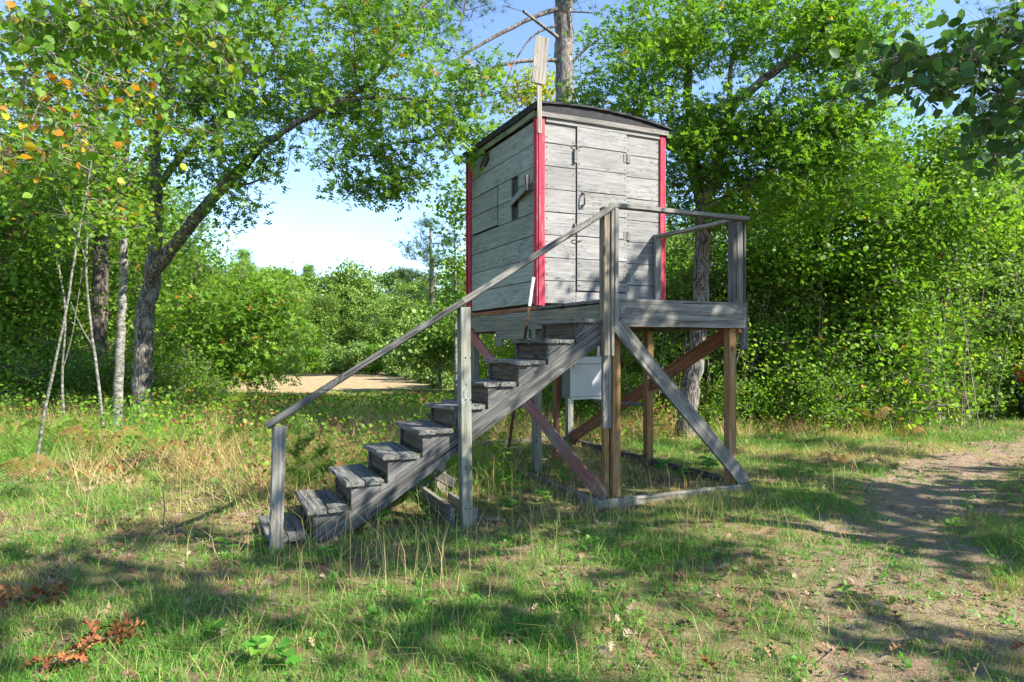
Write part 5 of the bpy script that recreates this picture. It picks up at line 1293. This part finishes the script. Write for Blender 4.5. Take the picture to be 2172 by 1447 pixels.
# ferns
def fern(px, py, h, fl, nf, label, mat, seed, az=None, name='fern'):
    r = np.random.RandomState(seed+300); b = on_ground(px, py); root = thing(name, b, label, 'fern', 'bracken ferns'); M = wm(root)
    top = np.array([0, 0, h]); v, f = tube(np.array([[0, 0, -.02], [.01, .01, h*.5], top]), [.005, .004, .003], 5)
    add('stem', np_mesh('stem', v, f, None, B_dark, True), M, root)
    for i in range(nf):
        a = (az if az is not None else 0)+i*2*math.pi/nf*(1 if nf > 3 else .55)+r.uniform(-.3, .3); L = fl*r.uniform(.75, 1.15)
        d = np.array([math.cos(a), math.sin(a), 0]); s = np.array([-d[1]*.86, d[0]*.86, r.choice([-1, 1])*.5]); Vs = []; Fs = []
        q = np.linspace(0, 1, 26); c = top+d*L*q[:, None]+np.array([0, 0, 1])*(L*(.55*np.sin(q*2.3)-.30*q**2))[:, None]
        def tri(a_, b_, c_): o = len(Vs); Vs.extend([a_, b_, c_]); Fs.append((o, o+1, o+2))
        for k in range(2, 26):
            w = L*.36*(1-q[k])**.8*(.35+.65*min(1, q[k]*5)); 
            for sg in (-1, 1):
                tip_ = c[k]+s*sg*w+d*w*.35+np.array([0, 0, -w*.2])+r.normal(size=3)*.004
                m = 5; base = c[k]
                for j in range(m):            # pinnules
                    f0 = j/m; p0 = base+(tip_-base)*f0; p1 = base+(tip_-base)*(f0+.85/m); ww = L*.020*(1-f0*.7)+.002
                    tri(p0, p1, (p0+p1)/2+d*ww*1.6+np.array([0, 0, .002])); tri(p0, p1, (p0+p1)/2-d*ww*1.6)
            tri(c[k-1]-s*.0015, c[k-1]+s*.0015, c[k])
        Vs = np.array(Vs); rv = np.clip(r.rand()*.5+np.repeat(r.rand(len(Vs)//3), 3)*.5, 0, .99)
        add('frond', np_mesh('frond', Vs, np.array(Fs), {'rnd': rv}, mat), M, root)
    return root
fern(345, 1125, .36, .42, 3, 'green bracken fern with flat fronds standing before the trees at left', L_fern, 1, 2.6)
fern(215, 1000, .25, .50, 4, 'yellow-orange fern beside the brown brush heap', L_fernO, 2)
fern(110, 975, .30, .50, 4, 'green fern near the leaning sapling at the left edge', L_fern, 3)
fern(330, 1000, .18, .35, 3, 'small rusty fern right of the brown brush heap', L_fernO, 4)
fern(1620, 905, .40, .55, 4, 'orange fern at the thicket foot just right of the deck leg', L_fernO, 5)
fern(1700, 890, .42, .50, 5, 'green fern beside the orange one at the thicket foot', L_fern, 6)
fern(1790, 905, .40, .55, 5, 'pale yellow fern in the middle of the thicket edge', L_fernO, 7)
fern(1850, 925, .26, .42, 4, 'rusty brown fern low at the thicket edge', L_fernO, 8)
fern(1990, 895, .35, .50, 5, 'dark russet fern before the far right bushes', L_fernO, 9)
fern(1925, 955, .16, .30, 4, 'withered fern lying near the edge of the trail', L_fernO, 10)
fern(1900, 870, .45, .55, 5, 'fresh green fern above the withered one', L_fern, 11)
fern(1780, 1000, .10, .22, 4, 'small reddish fern in the grass between the deck and the trail', L_fernO, 12)
fern(560, 935, .30, .45, 4, 'green fern behind the bottom of the handrail', L_fern, 13)
fern(455, 1000, .32, .42, 4, 'green fern between the brush heap and the handrail foot', L_fern, 14)
fern(60, 1065, .22, .38, 4, 'yellowing fern at the left edge of the lawn', L_fernO, 15)
fern(500, 905, .40, .50, 4, 'bracken under the hanging dark oak', L_fern, 16)
fern(820, 900, .40, .45, 4, 'bracken showing behind the middle treads', L_fern, 17)
fern(1560, 875, .40, .50, 4, 'green bracken behind the right deck leg', L_fern, 18)
fern(2050, 885, .40, .50, 5, 'green bracken at the far end of the thicket foot', L_fern, 19)
# young pine behind the lowest steps
def pine_seedling():
    b = on_ground(640, 1075); r = np.random.RandomState(61); root = thing('pine_seedling', b, 'young long-needled pine growing behind the lowest stair treads', 'young pine'); M = wm(root)
    st_ = [([0, 0, -.03], [-.03, .05, .25], [-.06, .05, .50], [-.04, .05, .74])]+[([-.04, .05, z], [dx*.5, .05, z+.06], [dx, .05+dy, z+.14]) for z, dx, dy in ((.2, .22, .1), (.25, -.22, .0), (.36, .18, .15), (.42, -.2, -.1), (.5, .1, -.1), (.16, .1, .2))]
    Cs = []; parts = []
    for s in st_:
        p, rd = smooth_line(s, np.linspace(.010 if s is st_[0] else .005, .003, len(s)), .05, .003, r); parts.append(tube(p, rd, 5)); Cs.append(p[len(p)//4:])
    v, f = join(parts); add('stem', np_mesh('stem', v, f, None, B_twig, True), M, root)
    C = np.repeat(np.concatenate(Cs), 4, 0); C = C+r.normal(size=C.shape)*.01
    V, F, rn = scatter(NEEDLE, C, rots(len(C), .8, .6, r), r.uniform(.09, .15, len(C)), r.rand(len(C))*.5+.2)
    add('needles', np_mesh('needles', V, F, {'rnd': rn}, L_fern), M, root, kind='stuff')
pine_seedling()
# brown brush heap at the left
def heap():
    b = on_ground(285, 990); r = np.random.RandomState(62); root = thing('brush_heap', b, 'low heap of dead brown brush left of the stairs', 'brush heap'); M = wm(root); n = 300
    a = r.normal(size=(n, 3))*np.array([.20, .12, .05]); a[:, 2] = np.abs(a[:, 2])+.02*np.exp(-a[:, 0]**2*8)+.03; d = r.normal(size=(n, 3))*np.array([.16, .10, .04]); q = a+d; q[:, 2] = np.abs(q[:, 2])
    v, f = strands(a, q, .005, .002); add('sticks', np_mesh('sticks', v, f, None, B_dark), M, root, kind='stuff')
    n = 420; p = r.normal(size=(n, 3))*np.array([.24, .15, .05]); p[:, 2] = np.abs(p[:, 2])+.03
    V, F, rn = scatter(LEAFO, p, rots(n, .6, 1., r), r.uniform(.03, .08, n), r.rand(n)*.6); add('dead_leaves', np_mesh('dead_leaves', V, F, {'rnd': rn}, L_dead), M, root, kind='stuff')
heap()
# fallen russet oak sprays and single leaves
def spray(px, py, L, az, n, size, label, seed, mat=L_brn):
    r = np.random.RandomState(seed+640); b = on_ground(px, py); root = thing('fallen_oak_spray', b, label, 'dead oak spray', 'dead oak sprays on the lawn'); M = wm(root)
    d = np.array([math.cos(az), math.sin(az), 0]); p0 = -d*L*.5+np.array([0, 0, .012]); p1 = d*L*.5+np.array([0, 0, .05])
    v, f = tube(np.array([p0, (p0+p1)/2+np.array([0, 0, .03]), p1]), [.006, .004, .002], 5); add('twig', np_mesh('twig', v, f, None, B_twig, True), M, root)
    lv = leaf_var(mat, 'o', LEAFO)
    for i in range(n):
        p = p0+(p1-p0)*r.uniform(.15, 1.05)+np.array([0, 0, r.uniform(.01, .06)])+r.normal(size=3)*np.array([.02, .02, .004]); R = rots(1, .6, .9, r)[0]; s = size*r.uniform(.6, 1.25)
        Mm = Matrix.Translation(Vector(p)) @ Matrix([[*R[0], 0], [*R[1], 0], [*R[2], 0], [0, 0, 0, 1]]) @ Matrix.Scale(s, 4) @ Matrix.Diagonal((1, 1, 2.6, 1))
        o = bpy.data.objects.new('leaf', lv[r.randint(4)]); COL.objects.link(o); o.parent = root; o.matrix_basis = Mm
spray(195, 1385, .30, .75, 34, .075, 'large curled russet oak spray near the bottom left corner', 1)
spray(125, 1430, .24, .1, 26, .07, 'russet oak spray at the bottom edge, below the large curled one', 2)
spray(45, 1290, .34, .3, 30, .075, 'dark russet oak spray at the left edge of the lawn', 3)
spray(100, 1255, .16, .2, 9, .09, 'pale tan leaf spray just above the dark russet one', 4, L_dead)
lv = leaf_var(L_brn, 'o', LEAFO); lv2 = leaf_var(L_dead, 'o', LEAFO)
for i, (px, py, s, m, lab) in enumerate([(1520, 1442, .11, 0, 'single large curled brown leaf at the bottom edge'), (72, 1445, .10, 1, 'single pinkish grey leaf standing in the bottom left corner'), (148, 1385, .10, 0, 'single orange leaf left of the large russet spray'),
    (1072, 1375, .07, 1, 'single pinkish leaf on the lawn near the middle of the bottom edge'), (1910, 1240, .09, 1, 'single grey leaf on the lit verge of the trail'), (1890, 1400, .08, 1, 'single silvery leaf in the shaded lawn at lower right'),
    (232, 1295, .08, 1, 'single silvery leaf right of the dark russet spray'), (1110, 1360, .06, 0, 'single small orange leaf beside the pinkish one'), (1510, 1165, .05, 0, 'single red leaf on the green lawn before the deck'), (2150, 1395, .07, 0, 'single brown leaf by the trail at lower right')]):
    b = on_ground(px, py); r = np.random.RandomState(i+70); R = rots(1, 1.0, .6, r)[0]
    Mm = Matrix.Translation(Vector(b)+Vector((0, 0, .035))) @ Matrix([[*R[0], 0], [*R[1], 0], [*R[2], 0], [0, 0, 0, 1]]) @ Matrix.Scale(s, 4) @ Matrix.Diagonal((1, 1, 3, 1))
    add('fallen_leaf', (lv2 if m else lv)[i % 4], Mm, None, label=lab, category='leaf', group='single fallen leaves')
# splintered boards beside the stair foot frame
sc_ = thing('broken_board', on_ground(905, 1045), 'broken grey board ends lying under the stairs', 'broken board', rz=.6)
for a, b_ in (((-.15, .1, .03), (.25, .0, .10)), ((-.05, .2, .05), (.30, .25, .16)), ((.0, -.05, .02), (.35, .12, .05))):
    M = wm(sc_); board('board', M @ Vector(a), M @ Vector(b_), .10, .022, (.1, -.3, 1), M_dkgrey, sc_, jit=.01)
sc2 = thing('board_scrap', on_ground(1025, 1105), 'flat grey board scrap beside the middle stair post', 'board scrap')
M = wm(sc2); board('board', M @ Vector((-.1, .05, .02)), M @ Vector((.14, -.02, .015)), .07, .02, (0, .1, 1), M_grey, sc2, jit=.006)
